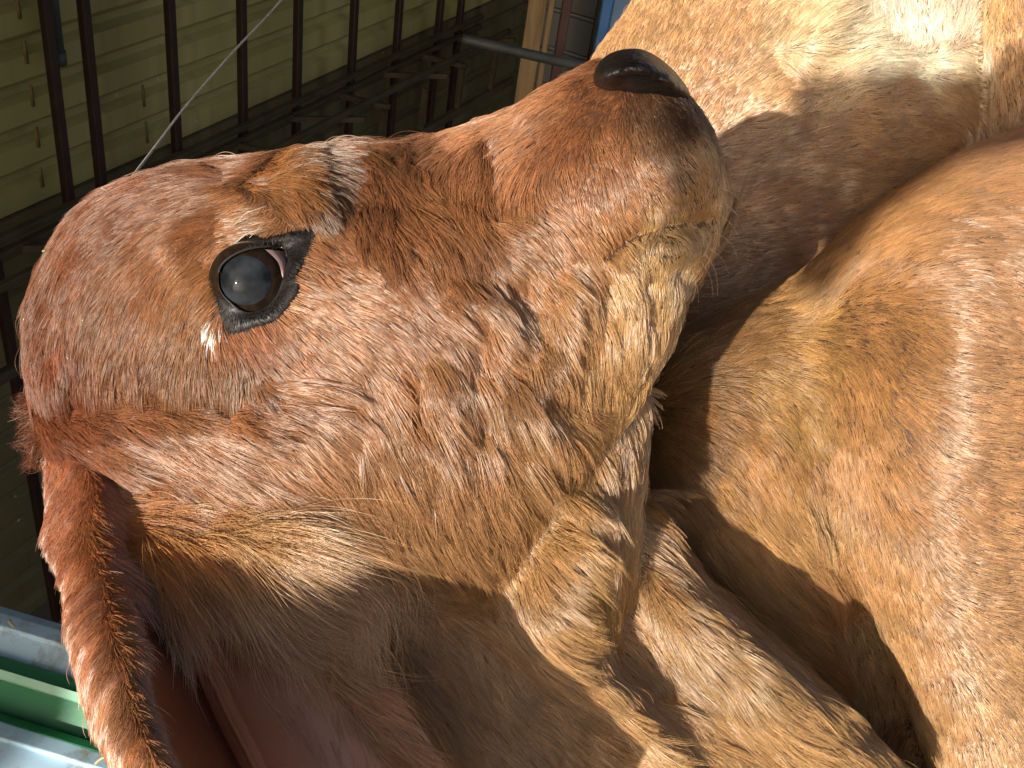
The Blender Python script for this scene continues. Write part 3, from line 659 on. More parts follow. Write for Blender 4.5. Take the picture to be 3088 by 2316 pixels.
skin_m = noisy(mat_new('brown_hide', rough=.7), (.045, .02, .01), (.07, .033, .017), 60, 4)
pale_skin_m = noisy(mat_new('pale_hide', rough=.7), (.16, .09, .045), (.22, .13, .07), 60, 4)
CALF_G = guides_of("""
# forehead and poll
700 490 -1 0.35 9 0.1 137 75 34
500 560 -1 0.45 9 0.1 127 65 27
330 660 -0.8 0.7 9 0.1 127 65 27
220 780 -0.45 1 9 0.1 132 69 31
140 900 -0.2 1 10 0.12 129 67 29
110 1050 0.02 1 12 0.15 127 63 27
200 1130 0.05 1 13 0.2 119 57 23
350 950 -0.4 1 9 0.1 139 79 39
480 760 -0.75 0.8 9 0.1 145 83 39
600 620 -1 0.5 9 0.12 137 75 33
640 520 -1 0.25 10 0.15 117 61 25
800 560 0.9 0.5 10 0.15 145 87 39
760 640 -1 0.3 7 0.15 152 93 45
900 560 0.7 0.8 9 0.2 147 90 44
960 490 1 0.35 10 0.2 117 69 35
1000 640 0.3 1 8 0.2 107 65 31
400 1120 -0.1 1 12 0.2 137 79 39
560 1120 -0.12 1 12 0.2 139 83 41
700 1120 -0.05 1 11 0.15 142 87 45
550 980 -0.3 1 8 0.12 147 90 47
600 850 -0.6 0.9 6 0.1 152 95 49
# crest line and the cheek below it
200 1255 0.9 0.1 13 0.15 136 71 40
350 1275 1 0.15 14 0.12 151 89 55
550 1300 1 0.35 14 0.12 156 97 60
750 1260 1 0.35 13 0.12 161 101 64
450 1370 0.95 0.35 16 0.15 154 93 54
650 1420 1 0.5 18 0.15 156 99 60
900 1190 1 0.2 12 0.15 164 105 66
840 1080 0.8 0.6 9 0.12 166 103 64
750 1020 0.55 0.85 8 0.1 162 95 56
950 960 0.95 0.5 8 0.12 172 113 74
1060 850 0.9 0.5 8 0.14 168 109 70
1000 760 0.6 0.75 7 0.14 166 105 68
1120 1000 0.85 0.55 10 0.14 168 109 70
1250 900 0.8 0.65 12 0.16 161 101 62
1050 1250 0.7 0.7 13 0.14 166 109 70
900 1380 0.7 0.75 15 0.14 166 111 70
1150 1300 0.35 0.95 16 0.18 164 109 66
1300 1100 0.5 0.85 14 0.2 161 105 64
1400 950 0.7 0.75 14 0.2 162 105 64
1420 1050 0.3 0.95 15 0.22 162 105 64
1250 1450 0.3 1 16 0.2 166 113 70
1100 1480 0.5 0.9 15 0.15 166 113 72
1400 1300 0.35 0.95 17 0.22 166 111 68
1550 1000 0.6 0.8 15 0.2 168 113 70
1500 1150 0.25 1 17 0.22 168 115 72
1650 1100 0.3 1 16 0.22 172 119 75
1600 1250 0.55 0.85 18 0.22 172 119 74
1700 1280 0.8 0.55 18 0.28 176 123 76
1800 1150 0.3 1 15 0.22 180 129 82
1900 1180 0.45 0.9 12 0.25 186 137 88
1750 980 0.6 0.8 13 0.2 178 125 80
1880 1000 0.2 1 11 0.22 188 139 90
2010 1000 0.4 0.9 8 0.25 196 147 96
1450 1550 0.4 0.95 17 0.22 170 117 72
1550 1450 0.7 0.8 18 0.25 172 121 74
1640 1380 0.75 0.65 18 0.3 174 123 76
1350 1620 0.35 0.95 16 0.2 172 119 74
# bridge of the nose, front of cheek
1150 460 0.5 1 12 0.22 120 72 42
1300 440 -0.3 1 11 0.2 140 85 50
1150 560 0.35 1 15 0.25 150 90 52
1300 560 0.3 1 15 0.25 152 92 52
1420 480 0.05 1 12 0.22 158 96 56
1480 560 0 1 12 0.22 152 92 52
1200 720 0.35 1 15 0.24 152 92 52
1380 740 0.4 0.95 15 0.22 156 96 56
1120 680 0.2 1 14 0.24 140 82 46
1560 380 -0.7 0.5 8 0.12 176 112 70
1650 320 -0.6 0.7 7 0.15 168 104 60
1500 330 -0.9 0.4 7 0.1 180 118 74
1400 400 -0.9 0.4 8 0.12 176 112 70
1550 680 0.6 0.75 11 0.2 164 104 60
1550 820 0.75 0.65 12 0.2 170 112 68
# muzzle
1700 420 -0.2 1 5 0.3 160 92 48
1800 320 -0.3 1 4 0.3 150 86 46
1750 560 0.1 1 5 0.3 164 100 56
1850 450 0.1 1 5 0.35 165 102 58
1950 420 0.2 1 5 0.35 130 84 50
1980 360 0.2 1 4 0.35 95 62 40
2040 350 0.3 1 4 0.35 90 60 42
1950 520 0.5 0.8 6 0.3 172 112 68
2060 480 0.5 0.9 5 0.3 150 105 66
2130 560 0.4 0.9 4 0.3 172 122 76
1850 640 0.6 0.6 6 0.25 180 120 74
1700 680 0.6 0.65 8 0.22 168 106 60
1780 780 0.6 0.7 9 0.22 180 124 78
2000 740 0.2 1 4 0.3 202 158 108
2060 690 0.3 1 4 0.3 192 146 98
2150 640 0.3 1 4 0.3 188 138 92
1900 850 0.4 0.9 8 0.22 188 142 94
2050 850 0.2 1 6 0.25 194 148 100
# throat folds and neck
1850 1400 0.1 1 14 0.2 176 124 74
1880 1560 0.35 0.95 14 0.22 180 130 78
1780 1560 0.45 0.9 14 0.25 182 132 80
1700 1620 0.7 0.6 14 0.2 186 136 82
1780 1680 0.8 0.5 14 0.2 186 136 82
1860 1650 0.55 0.85 14 0.24 186 136 84
1600 1720 0.6 0.6 14 0.18 182 130 78
1680 1820 0.75 0.55 14 0.16 186 136 82
1760 1900 0.7 0.65 14 0.16 184 134 82
1650 1920 0.8 0.6 14 0.14 186 136 84
1800 2050 0.8 0.55 15 0.14 186 136 84
2000 2200 0.9 0.45 15 0.12 190 142 90
1400 1750 0.35 0.95 16 0.14 174 124 80
1200 1700 0.5 0.9 17 0.14 172 122 78
1000 1560 0.65 0.75 17 0.14 168 116 74
820 1450 0.75 0.7 17 0.14 160 104 64
1100 1850 0.6 0.8 17 0.14 160 112 70
1300 2050 0.6 0.8 17 0.14 162 114 72
1500 1950 0.55 0.85 17 0.13 176 128 84
1500 2200 0.7 0.7 17 0.13 176 128 84
1700 2150 0.75 0.6 17 0.13 180 132 86
1900 2290 0.95 0.3 16 0.13 190 142 92
900 1700 0.7 0.7 17 0.14 150 100 60
# roll beside the throat
1950 1720 0.6 0.8 15 0.16 178 128 80
2050 1850 0.65 0.75 17 0.2 182 134 84
2150 1990 0.7 0.7 18 0.2 184 136 86
2300 2150 0.75 0.6 18 0.2 184 136 86
2100 2120 0.8 0.55 17 0.18 188 140 90
2400 2260 0.9 0.45 18 0.18 186 138 86
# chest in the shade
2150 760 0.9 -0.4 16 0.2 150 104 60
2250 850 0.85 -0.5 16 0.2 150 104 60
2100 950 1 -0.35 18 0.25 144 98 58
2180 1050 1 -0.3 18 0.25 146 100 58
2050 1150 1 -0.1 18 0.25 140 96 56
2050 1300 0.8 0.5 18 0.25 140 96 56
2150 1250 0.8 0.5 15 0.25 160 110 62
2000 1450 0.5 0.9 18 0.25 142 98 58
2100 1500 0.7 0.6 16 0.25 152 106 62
# folds before the shoulder
2200 1450 0.6 0.85 14 0.18 182 128 76
2300 1380 0.55 0.9 13 0.18 184 128 74
2200 1620 0.7 0.75 18 0.2 184 134 82
2300 1750 0.7 0.75 20 0.2 184 134 84
2400 1600 0.6 0.8 16 0.2 182 132 82
2380 1880 0.72 0.7 20 0.2 178 128 78
2500 1820 0.6 0.8 14.4 0.16 170 116 74
2480 1560 0.1 1 14 0.2 186 136 84
2480 2000 0.75 0.65 14.4 0.16 160 108 66
2600 1950 0.3 1 12 0.2 180 138 96
2640 2080 0.3 1 12 0.2 176 132 88
2680 2220 -0.6 0.6 9.6 0.16 170 122 82
# shoulder and upper leg
2750 600 1 -0.3 9.6 0.08 176 120 72
2600 720 1 -0.3 9.6 0.096 176 120 70
2950 520 1 -0.1 9.6 0.08 174 118 72
2500 820 0.95 -0.25 8.8 0.112 178 122 72
2700 800 1 -0.05 8.8 0.08 178 120 70
2900 760 1 0.2 8.8 0.064 172 116 70
3050 800 0.9 0.4 8.8 0.064 168 114 70
2450 920 0.9 -0.05 10 0.16 180 128 72
2450 1050 0.75 0.55 10 0.14 178 128 72
2330 1200 0.75 0.55 10 0.18 180 132 76
2600 950 0.8 0.4 8 0.096 176 120 70
2750 1000 0.75 0.55 8 0.08 174 118 68
2900 950 0.9 0.4 8 0.064 176 120 72
2400 1280 0.6 0.8 11 0.16 180 132 76
2600 1200 0.65 0.7 8 0.08 178 122 70
2800 1200 0.8 0.5 8 0.064 176 120 70
2980 1150 1 0.15 8 0.048 180 126 80
3060 1400 1 0.1 8 0.048 182 128 82
2540 1450 0.4 0.9 8 0.08 178 122 72
2700 1450 0.65 0.75 8 0.08 176 120 70
2850 1500 0.9 0.4 8 0.064 178 122 74
2600 1700 0.35 0.95 7.2 0.08 180 126 76
2750 1750 0.5 0.85 8 0.08 178 124 74
2900 1800 0.9 0.3 8 0.08 182 130 82
3050 1750 1 0.05 8 0.064 184 132 86
2720 2000 0.2 1 6.4 0.064 182 130 80
2800 2000 0.5 0.85 8 0.096 176 122 72
2950 2050 0.7 0.6 8 0.08 182 132 82
2820 2250 0.1 1 6.4 0.064 184 134 84
2900 2250 0.4 0.9 8 0.096 178 126 76
3050 2250 0.5 0.7 8 0.08 186 138 90
""")
BG_G = guides_of("""
1950 60 0.45 -0.9 9 0.2 212 158 98
1830 150 0.3 -1 9 0.3 212 158 98
2050 250 0.55 -0.85 9 0.2 208 152 92
2200 100 0.6 -0.8 9 0.18 214 160 102
2150 330 0.7 -0.75 10 0.2 208 150 90
2350 100 0.75 -0.65 14 0.16 228 188 134
2450 60 0.85 -0.5 18 0.16 238 208 160
2300 250 0.8 -0.5 13 0.2 222 176 122
2400 200 0.5 0.5 12 0.25 224 180 128
2480 200 0.95 -0.3 20 0.2 238 210 164
2560 120 0.9 -0.2 18 0.2 236 216 184
2350 320 0.85 -0.4 12 0.18 216 166 108
2500 260 0.9 -0.35 12 0.16 228 190 138
2700 60 -0.2 -1 12 0.2 222 200 176
2800 110 -0.2 -1 12 0.2 226 206 180
2900 60 0.3 -1 10 0.2 220 200 176
2650 170 1 -0.2 16 0.15 240 222 190
2800 190 1 -0.1 16 0.15 240 224 194
2930 200 1 0.1 12 0.15 232 208 172
2700 290 1 -0.15 14 0.12 206 164 116
2880 290 0.9 0.2 14 0.12 208 168 122
2400 450 0.9 -0.3 14 0.12 192 146 98
2600 400 1 -0.1 14 0.12 200 152 98
2800 420 1 -0.05 14 0.12 196 148 96
2960 420 0.3 1 10 0.15 190 142 92
2250 450 0.9 -0.35 14 0.14 188 138 92
2300 600 1 -0.2 15 0.14 184 132 80
2500 560 1 -0.1 15 0.12 184 138 90
2700 560 1 -0.1 15 0.12 184 138 90
2250 720 1 -0.1 15 0.14 176 124 76
2500 720 0.9 -0.2 12 0.096 182 126 82
2900 560 0.9 -0.3 13 0.12 190 140 90
2200 900 0.9 -0.3 15 0.14 174 122 74
3000 60 0.3 1 6 0.3 216 164 98
3060 160 0.2 1 6 0.3 212 158 94
3060 300 0.3 1 6 0.3 204 150 90
3060 420 0.3 1 6 0.3 200 148 90
1700 500 0.5 -0.9 9 0.2 204 150 92
""")
LID_OUT = [(738, 718), (810, 718), (880, 690), (950, 683), (930, 740), (910, 790), (885, 845), (900, 862), (880, 900), (828, 960), (756, 984), (700, 1004), (676, 1003), (670, 955), (654, 905), (650, 850), (662, 800), (690, 755)]
NOSE_OUT = [(1797, 222), (1822, 176), (1862, 155), (1918, 150), (1962, 158), (2000, 180), (2036, 208), (2065, 243), (2087, 279), (2060, 288), (2006, 290), (1971, 279), (1944, 273), (1904, 268), (1863, 270), (1836, 264), (1808, 248)]


calf_base = C(2000, 2900, .5); bg_base = C(2500, 1300, .88)
# ---------------------------------------------------------------- ear
def ear_part():
    rows = [  # y, left, fringe, ridge, right, base depth
        (1320, 120, 220, 300, 380, .412), (1420, 142, 300, 430, 540, .394), (1520, 146, 320, 480, 620, .378), (1640, 141, 330, 510, 760, .360), (1750, 190, 350, 545, 850, .338),
        (1936, 220, 385, 590, 960, .300), (2136, 265, 430, 670, 1110, .276), (2316, 340, 500, 760, 1240, .256), (2600, 420, 640, 880, 1360, .242), (2950, 450, 700, 980, 1400, .232), (3350, 520, 760, 1040, 1380, .222), (3750, 700, 860, 1040, 1260, .215), (3980, 940, 980, 1020, 1080, .215)]
    Rr = catmull(np.array(rows, float), 90)
    nu = 44; front = []; back = []
    for k, (y, L, Fg, G, Rt, d) in enumerate(Rr):
        open_ = min(1, max(0, (y - 1660) / 240)) * min(1, max(0.05, (3980 - y) / 300))
        f_ = min(1, max(0, (y - 1580) / 330)); dr = d + .004 + f_ * (max(.384, d + .03) - d - .004) if y < 3300 else d + .08
        cup = .014 * open_; le = lambda a: d + a * (dr - d)
        key = np.array([  # px, depth, py offset
            (L + 6, d + .034, 0), (L - 2, d + .016, 0), (L + .35 * (Fg - L), d, 0), (L + .75 * (Fg - L), d - .008, 0), (Fg + 5, d - .004, 4), (Fg + .22 * (G - Fg), le(.16) + cup * .6, 10),
            (Fg + .6 * (G - Fg), le(.48) + cup, 8), (G - .10 * (G - Fg), le(.62) + cup, 0), (G + .02 * (Rt - G), le(.62) + cup * .5, 0), (G + .14 * (Rt - G), le(.72) + cup * .8, 0),
            (G + .5 * (Rt - G), le(.92) + cup * .6, -8), (G + .82 * (Rt - G), le(1.0), -20), (Rt, dr, -40), (Rt + 6, dr + .006, -44)])
        c = catmull(key, nu)
        front.append(C(c[:, 0], y + c[:, 2] * (1 if 1500 < y < 2900 else .2), c[:, 1]))
    Fv = np.array(front)
    du = np.gradient(Fv, axis=1); dv = np.gradient(Fv, axis=0)
    nn = np.cross(du, dv); nn /= np.linalg.norm(nn, axis=2)[:, :, None]
    sgn = np.sign(((LOC - Fv) * nn).sum(2).mean()); nn *= sgn
    thick = .0045 * np.sin(np.linspace(0.15, math.pi - .15, nu))[None, :, None] + .0012
    Bv = Fv - nn * thick
    n = 90
    V = np.concatenate([Fv.reshape(-1, 3), Bv.reshape(-1, 3)])
    fr = grid_faces(n, nu); off = n * nu
    Fc = fr + [(f[0] + off, f[3] + off, f[2] + off, f[1] + off) for f in fr]
    for i in range(n - 1):
        Fc.append((i * nu, (i + 1) * nu, off + (i + 1) * nu, off + i * nu))
        Fc.append((i * nu + nu - 1, off + i * nu + nu - 1, off + (i + 1) * nu + nu - 1, (i + 1) * nu + nu - 1))
    for j in range(nu - 1):
        Fc.append((j, off + j, off + j + 1, j + 1)); a = (n - 1) * nu
        Fc.append((a + j, a + j + 1, off + a + j + 1, off + a + j))
    # skin: reddish dark inside the cup, pinkish towards the right rim
    m = mat_new('ear_skin', rough=.45); nt_ = m.node_tree; N_ = nt_.nodes; L_ = nt_.links; p = N_['Principled BSDF']
    at = N_.new('ShaderNodeAttribute'); at.attribute_name = 'skin_tone'
    ns = N_.new('ShaderNodeTexNoise'); ns.inputs['Scale'].default_value = 55; ns.inputs['Detail'].default_value = 7
    tc = N_.new('ShaderNodeTexCoord'); L_.new(tc.outputs['Object'], ns.inputs[0])
    mx = N_.new('ShaderNodeMix'); mx.data_type = 'RGBA'; mx.blend_type = 'OVERLAY'; mx.inputs[0].default_value = .45
    L_.new(at.outputs['Color'], mx.inputs[6]); L_.new(ns.outputs['Color'], mx.inputs[7])
    hs = N_.new('ShaderNodeHueSaturation'); hs.inputs['Saturation'].default_value = 1.0; L_.new(mx.outputs[2], hs.inputs['Color'])
    L_.new(at.outputs['Color'], p.inputs['Base Color'])
    p.inputs['Subsurface Weight'].default_value = .12; p.inputs['Subsurface Radius'].default_value = (.004, .0015, .0008)
    b = N_.new('ShaderNodeBump'); b.inputs['Strength'].default_value = .25; b.inputs['Distance'].default_value = .001
    ns2 = N_.new('ShaderNodeTexNoise'); ns2.inputs['Scale'].default_value = 500; L_.new(tc.outputs['Object'], ns2.inputs[0])
    L_.new(ns2.outputs[0], b.inputs['Height']); L_.new(b.outputs[0], p.inputs['Normal'])
    o = mesh_obj('ear', V, Fc, m, calf, calf_base)
    me = o.data
    tone = np.zeros((2 * off, 4)); tone[:, 3] = 1
    uu = np.tile(np.linspace(0, 1, nu), 2 * n)
    stops = [(0, (.20, .09, .04)), (.3, (.20, .09, .04)), (.42, (.20, .06, .026)), (.52, (.24, .07, .032)), (.58, (.48, .19, .09)), (.64, (.38, .12, .06)), (.72, (.50, .21, .12)), (.85, (.60, .34, .23)), (1, (.26, .13, .06))]
    for ch in range(3):
        tone[:, ch] = np.interp(uu, [s_[0] for s_ in stops], [s_[1][ch] for s_ in stops])
    ca = me.color_attributes.new('skin_tone', 'FLOAT_COLOR', 'POINT'); ca.data.foreach_set('color', tone.astype(np.float32).ravel())
    # fur
    wm = me.copy(); set_v(wm, get_v(me) + calf_base)
    EG = guides_of("""
    230 1470 0.15 1 5 0.08 160 86 44
    180 1600 0.1 1 5 0.08 172 96 50
    300 1600 0.5 0.9 8 0.15 165 96 52
    250 1750 0.25 1 5 0.08 176 100 52
    330 1800 .35 .95 7 .15 165 98 56
    270 1950 0.2 1 5 0.064 178 104 56
    375 1960 .35 .95 7 .18 170 108 66
    300 2130 0.2 1 5 0.048 186 116 66
    425 2130 .35 .95 7 .18 172 112 70
    370 2290 0.25 1 5 0.048 188 120 70
    490 2300 .4 .9 7 .18 170 112 70
    420 1500 .9 .4 24 .25 180 120 72
    560 1560 1 .25 28 .4 180 122 72
    500 1660 .4 .9 26 .35 196 136 72
    430 1720 .2 1 26 .35 190 126 64
    640 1650 .6 .8 34 .7 206 158 108
    720 1640 .95 .35 34 .9 208 160 110
    800 1740 .85 .5 30 .8 202 152 100
    700 1800 .2 1 32 .4 196 150 106
    620 1780 -.15 1 30 .3 190 142 98
    880 1850 .75 .65 26 .6 206 154 96
    850 1950 .3 1 20 .2 196 146 106
    1000 2000 .8 .5 20 .4 200 144 84
    1000 2150 .3 1 12 .15 180 124 90
    1120 2080 .95 .3 15 .5 236 160 86
    1060 2030 .9 .45 15 .5 226 150 80
    1200 2230 .9 .5 15 .5 226 156 88
    1050 2290 .3 1 12 .15 180 122 88
    """)
    def dens(q):
        x, y = q[:, 0], q[:, 1]
        L = np.interp(y, [r_[0] for r_ in rows], [r_[1] for r_ in rows]); Fg = np.interp(y, [r_[0] for r_ in rows], [r_[2] for r_ in rows])
        G = np.interp(y, [r_[0] for r_ in rows], [r_[3] for r_ in rows]); Rt = np.interp(y, [r_[0] for r_ in rows], [r_[4] for r_ in rows])
        d = np.where(x < Fg + 12, 1.0, 0.0)
        inner = (x > Fg + 12)
        fr = (x - G) / (Rt - G)
        top = np.clip((1840 - y) / 160, 0, 1)
        d = np.where(inner, .0 + 1.1 * top + np.clip((fr - .84) / .1, 0, 1) * 1.6 + .03 * np.clip((fr - .3) / .3, 0, 1), d)
        return d
    h = make_fur('ear_fur', o, calf_base, wm, EG, int(NH * .16), density=dens, seed=11, rad=1.0e-4, clump_n=5, clump=.35, gain=(.90, .88, .74), wander=.15, curl=.1)
    bpy.data.meshes.remove(wm)
    return o

# ---------------------------------------------------------------- eye, lids, nose, whiskers
def eye_part():
    p0, n0 = hit(calf_bvh, 640, 860); p1, n1_ = hit(calf_bvh, 900, 900)
    d0 = to_px(hit(calf_bvh, 752, 850)[0])[2]
    ER = .0150
    cen = C(752, 848, d0 + .0085)
    vdir = LOC - cen; vdir /= np.linalg.norm(vdir)
    # gaze: out of the side of the head
    ax = vdir + .10 * R[:, 0] * -1 + .02 * R[:, 1]; ax /= np.linalg.norm(ax)
    e1 = np.cross(ax, R[:, 1]); e1 /= np.linalg.norm(e1); e2 = np.cross(e1, ax)
    def dome(r, a0, a1, nr, ns, bulge=0.0):
        V = []
        for i in range(nr):
            a = a0 + (a1 - a0) * i / (nr - 1)
            rr = r + bulge * max(0, math.cos(a * 1.5)) ** 2
            for j in range(ns):
                t = 2 * math.pi * j / ns
                V.append(cen + rr * (math.cos(a) * ax + math.sin(a) * (math.cos(t) * e1 + math.sin(t) * e2)))
        return V, grid_faces(nr, ns, True)
    sc = noisy(mat_new('eye_white', rough=.15), (.30, .18, .14), (.55, .42, .36), 120, 4)
    V, Fc = dome(ER, .01, math.pi - .01, 40, 48)
    eye = mesh_obj('eyeball', V, Fc, sc, calf, calf_base)
    im = noisy(mat_new('dark_iris', rough=.4, spec=.1), (.010, .006, .004), (.024, .014, .008), 300, 5)
    V, Fc = dome(ER + .00025, .01, 1.2, 28, 64)
    mesh_obj('iris', V, Fc, im, eye, calf_base)
    pm = noisy(mat_new('pupil_reflection', rough=.5, spec=.05), (.005, .006, .007), (.042, .046, .052), 75, 6, lo=.42, hi=.7)  # cloudy blue-grey noise paints a reflection into the pupil
    V, Fc = dome(ER + .0004, .01, .62, 20, 64)
    mesh_obj('pupil', V, Fc, pm, eye, calf_base)
    for m_ in (im, pm):
        q_ = m_.node_tree.nodes['Principled BSDF']; q_.inputs['Coat Weight'].default_value = .22; q_.inputs['Coat Roughness'].default_value = .04
    # pink corner tissue
    pk = noisy(mat_new('third_eyelid', rough=.15), (.26, .13, .12), (.40, .26, .24), 140, 4)
    rr_ = []
    A = catmull([(800, 752), (838, 790), (852, 836)], 12); Bq = catmull([(862, 758), (872, 790), (856, 838)], 12)
    for i in range(12):
        row = []
        for k in range(6):
            f = k / 5; q = A[i] * (1 - f) + Bq[i] * f
            dd = C(q[0], q[1], 1.0) - LOC; dd /= np.linalg.norm(dd)
            oc = LOC - cen; b = dd.dot(oc); disc = b * b - (oc.dot(oc) - (ER + .0014) ** 2)
            t = -b - math.sqrt(max(disc, 0))
            row.append(LOC + dd * (t - .0006 * math.sin(math.pi * f)))
        rr_.append(row)
    V = np.array(rr_); Vb = V + (-vdir) * .0012
    fr = grid_faces(12, 6)
    mesh_obj('third_eyelid', np.concatenate([V.reshape(-1, 3), Vb.reshape(-1, 3)]), fr + [(f[0] + 72, f[3] + 72, f[2] + 72, f[1] + 72) for f in fr], pk, eye, calf_base)
    # lids: a rolled dark ring from the fur edge to the eyeball
    inner = closed_cat([(745, 752), (790, 744), (830, 744), (862, 752), (863, 790), (852, 840), (838, 880), (812, 918), (770, 940), (735, 938), (700, 915), (668, 882), (658, 840), (667, 800), (702, 770)], 96)
    outer_c = [(748, 708), (800, 716), (850, 706), (900, 688), (952, 681), (934, 738), (914, 790), (890, 842), (904, 866), (884, 906), (832, 964), (758, 990), (708, 1002), (682, 994), (664, 946), (654, 900), (650, 850), (659, 800), (690, 750)]
    outer = closed_cat(outer_c, 96)
    # start both loops at the same polar angle
    def order(L):
        c = np.array([752, 848.]); a = np.arctan2(L[:, 1] - c[1], L[:, 0] - c[0]); i = np.argsort(a); return L[i], a[i]
    th = np.linspace(-math.pi, math.pi, 96, endpoint=False)
    oi, oa = order(inner); oo, ob = order(outer)
    def at(L, a): 
        aa = np.concatenate([a - 2 * math.pi, a, a + 2 * math.pi]); LL = np.concatenate([L, L, L])
        return np.stack([np.interp(th, aa, LL[:, 0]), np.interp(th, aa, LL[:, 1])], 1)
    I_, O_ = at(oi, oa), at(oo, ob)
    rows = []
    fs = [-.12, 0, .12, .3, .5, .7, .85, .95, 1.0, 1.0]
    for k, f in enumerate(fs):
        row = []
        for i in range(96):
            q = O_[i] * (1 - f) + I_[i] * f
            pw, nw = hit(calf_bvh, q[0], q[1])
            ds = to_px(pw)[2]
            dd = C(q[0], q[1], 1.0) - LOC; dd /= np.linalg.norm(dd)
            oc = LOC - cen; b = dd.dot(oc); disc = b * b - (oc.dot(oc) - (ER + .0016) ** 2)
            de = to_px(LOC + dd * (-b - math.sqrt(disc)))[2] if disc > 0 else ds
            f2 = max(0, min(1, f))
            w = min(1, max(0, (f2 - .62) / .38)); w = w * w * (3 - 2 * w)
            dep = ds * (1 - w) + min(de, ds + .004) * w
            up = max(0, -math.sin(th[i]))                        # upper lid stands prouder
            dep -= (.0011 + .0022 * up) * max(0.0, math.sin(math.pi * min(1, f2 * 1.0))) ** .7
            if k == 0: dep += .0025
            if k == len(fs) - 1: dep += .0045
            row.append(C(q[0], q[1], dep))
        rows.append(row)
    lm = noisy(mat_new('dark_lid_skin', rough=.5), (.010, .009, .009), (.022, .018, .017), 200, 4, bump=.12, bscale=600)
    V = np.array(rows).reshape(-1, 3)
    lid = mesh_obj('eyelid', V, grid_faces(len(fs), 96, True), lm, calf, calf_base)
    lf = make_fur('lid_hair', lid, calf_base, (lambda me: (set_v(me, get_v(me) + calf_base), me)[1])(lid.data.copy()), guides_of("""
    930 700 .2 1 1.4 .2 26 22 20
    900 760 .7 .5 1.4 .2 26 22 20
    890 870 .9 .5 1.7 .2 34 27 22
    830 940 .6 .9 1.7 .2 34 27 22
    750 975 .2 1 1.7 .2 30 24 20
    690 980 -.3 1 1.7 .2 34 26 20
    655 880 -1 .3 2 .2 30 22 18
    700 740 -.6 -.8 1.5 .2 34 24 18
    800 715 -.2 -1 1.5 .2 34 24 18
    """), 5000, density=lambda q: np.where(in_poly(q[:, :2], I_), 0, np.clip((np.hypot(q[:, 0] - 755, (q[:, 1] - 850)) - 80) / 70, 0, 1)), clump_n=0, seed=31, rad=8e-5, face_min=.1, mat=black_m)
    wet = mat_new('wet_lid_edge', (.03, .028, .026), .08)
    P = [C(q[0], q[1], to_px(V.reshape(len(fs), 96, 3)[8][i])[2] - .0005) for i, q in enumerate(I_)]
    sel = [P[i] for i in range(96) if -2.9 < th[i] < -.55]
    mesh_obj('lid_margin', *tube(sel, .00042, 8), wet, lid, calf_base)
    # nose leather
    nst = [(1784, 258, 1790, 270, .390, .004), (1790, 222, 1808, 272, .388, .026), (1806, 190, 1840, 282, .385, .037), (1838, 162, 1878, 290, .383, .041), (1885, 148, 1920, 293, .382, .043), (1936, 149, 1958, 295, .382, .043),
           (1984, 172, 1992, 297, .383, .041), (2024, 204, 2020, 299, .385, .037), (2054, 238, 2044, 301, .388, .029), (2074, 266, 2062, 303, .391, .019), (2082, 288, 2072, 304, .395, .006)]
    V, Fc = loft(nst, 90, 90)
    me = bpy.data.meshes.new('nose'); me.from_pydata([tuple(v) for v in V], [], Fc)
    bm = bmesh.new(); bm.from_mesh(me); bmesh.ops.recalc_face_normals(bm, faces=bm.faces); bm.to_mesh(me); bm.free()
    me.polygons.foreach_set('use_smooth', [True] * len(me.polygons))
    strokes(me, [([(1872, 268), (1925, 256), (1978, 268)], 30, -13), ([(1830, 228)], 30, 3), ([(2012, 244)], 24, 3), ([(1900, 200), (1960, 200)], 30, 2), ([(1992, 236), (1990, 262)], 12, -4)], 0, 9)
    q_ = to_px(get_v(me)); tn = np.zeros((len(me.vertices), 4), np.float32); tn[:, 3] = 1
    tn[:, 0] = np.exp(-(((q_[:, 0] - 2010) / 15) ** 2 + ((q_[:, 1] - 243) / 20) ** 2) ** 2) * .5 * (q_[:, 2] < .37)  # tan of the lit nose wing put into the colour
    me.color_attributes.new('lit_tan_patch', 'FLOAT_COLOR', 'POINT').data.foreach_set('color', tn.ravel())
    shift(me, calf_base)
    nm = noisy(mat_new('black_nose_leather', rough=.38, spec=.35), (.006, .005, .005), (.016, .013, .012), 90, 5, bump=.6, bscale=260)
    nn_ = nm.node_tree.nodes; pb = nn_['Principled BSDF']; src = pb.inputs['Base Color'].links[0].from_socket
    aa = nn_.new('ShaderNodeAttribute'); aa.attribute_name = 'lit_tan_patch'; mm = nn_.new('ShaderNodeMix'); mm.data_type = 'RGBA'
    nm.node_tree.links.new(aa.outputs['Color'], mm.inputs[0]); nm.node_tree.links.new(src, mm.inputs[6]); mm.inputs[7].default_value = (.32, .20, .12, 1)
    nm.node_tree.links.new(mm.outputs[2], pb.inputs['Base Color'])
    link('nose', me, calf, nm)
    # whiskers
    wm = mat_new('pale_whisker', (.55, .45, .32), .4)
    wr = random.Random(3)
    spots = [(2165, 560, 2255, 640), (2160, 500, 2210, 455), (2170, 600, 2245, 700), (2150, 690, 2230, 790), (2130, 740, 2200, 830), (2110, 780, 2150, 900), (2085, 800, 2087, 915), (2070, 810, 2108, 920), (2120, 750, 2165, 895), (2060, 800, 2055, 870),
             (2140, 620, 2235, 655), (1990, 1190, 2045, 1500), (2030, 560, 2075, 600), (2160, 640, 2240, 745), (2100, 790, 2120, 850)]
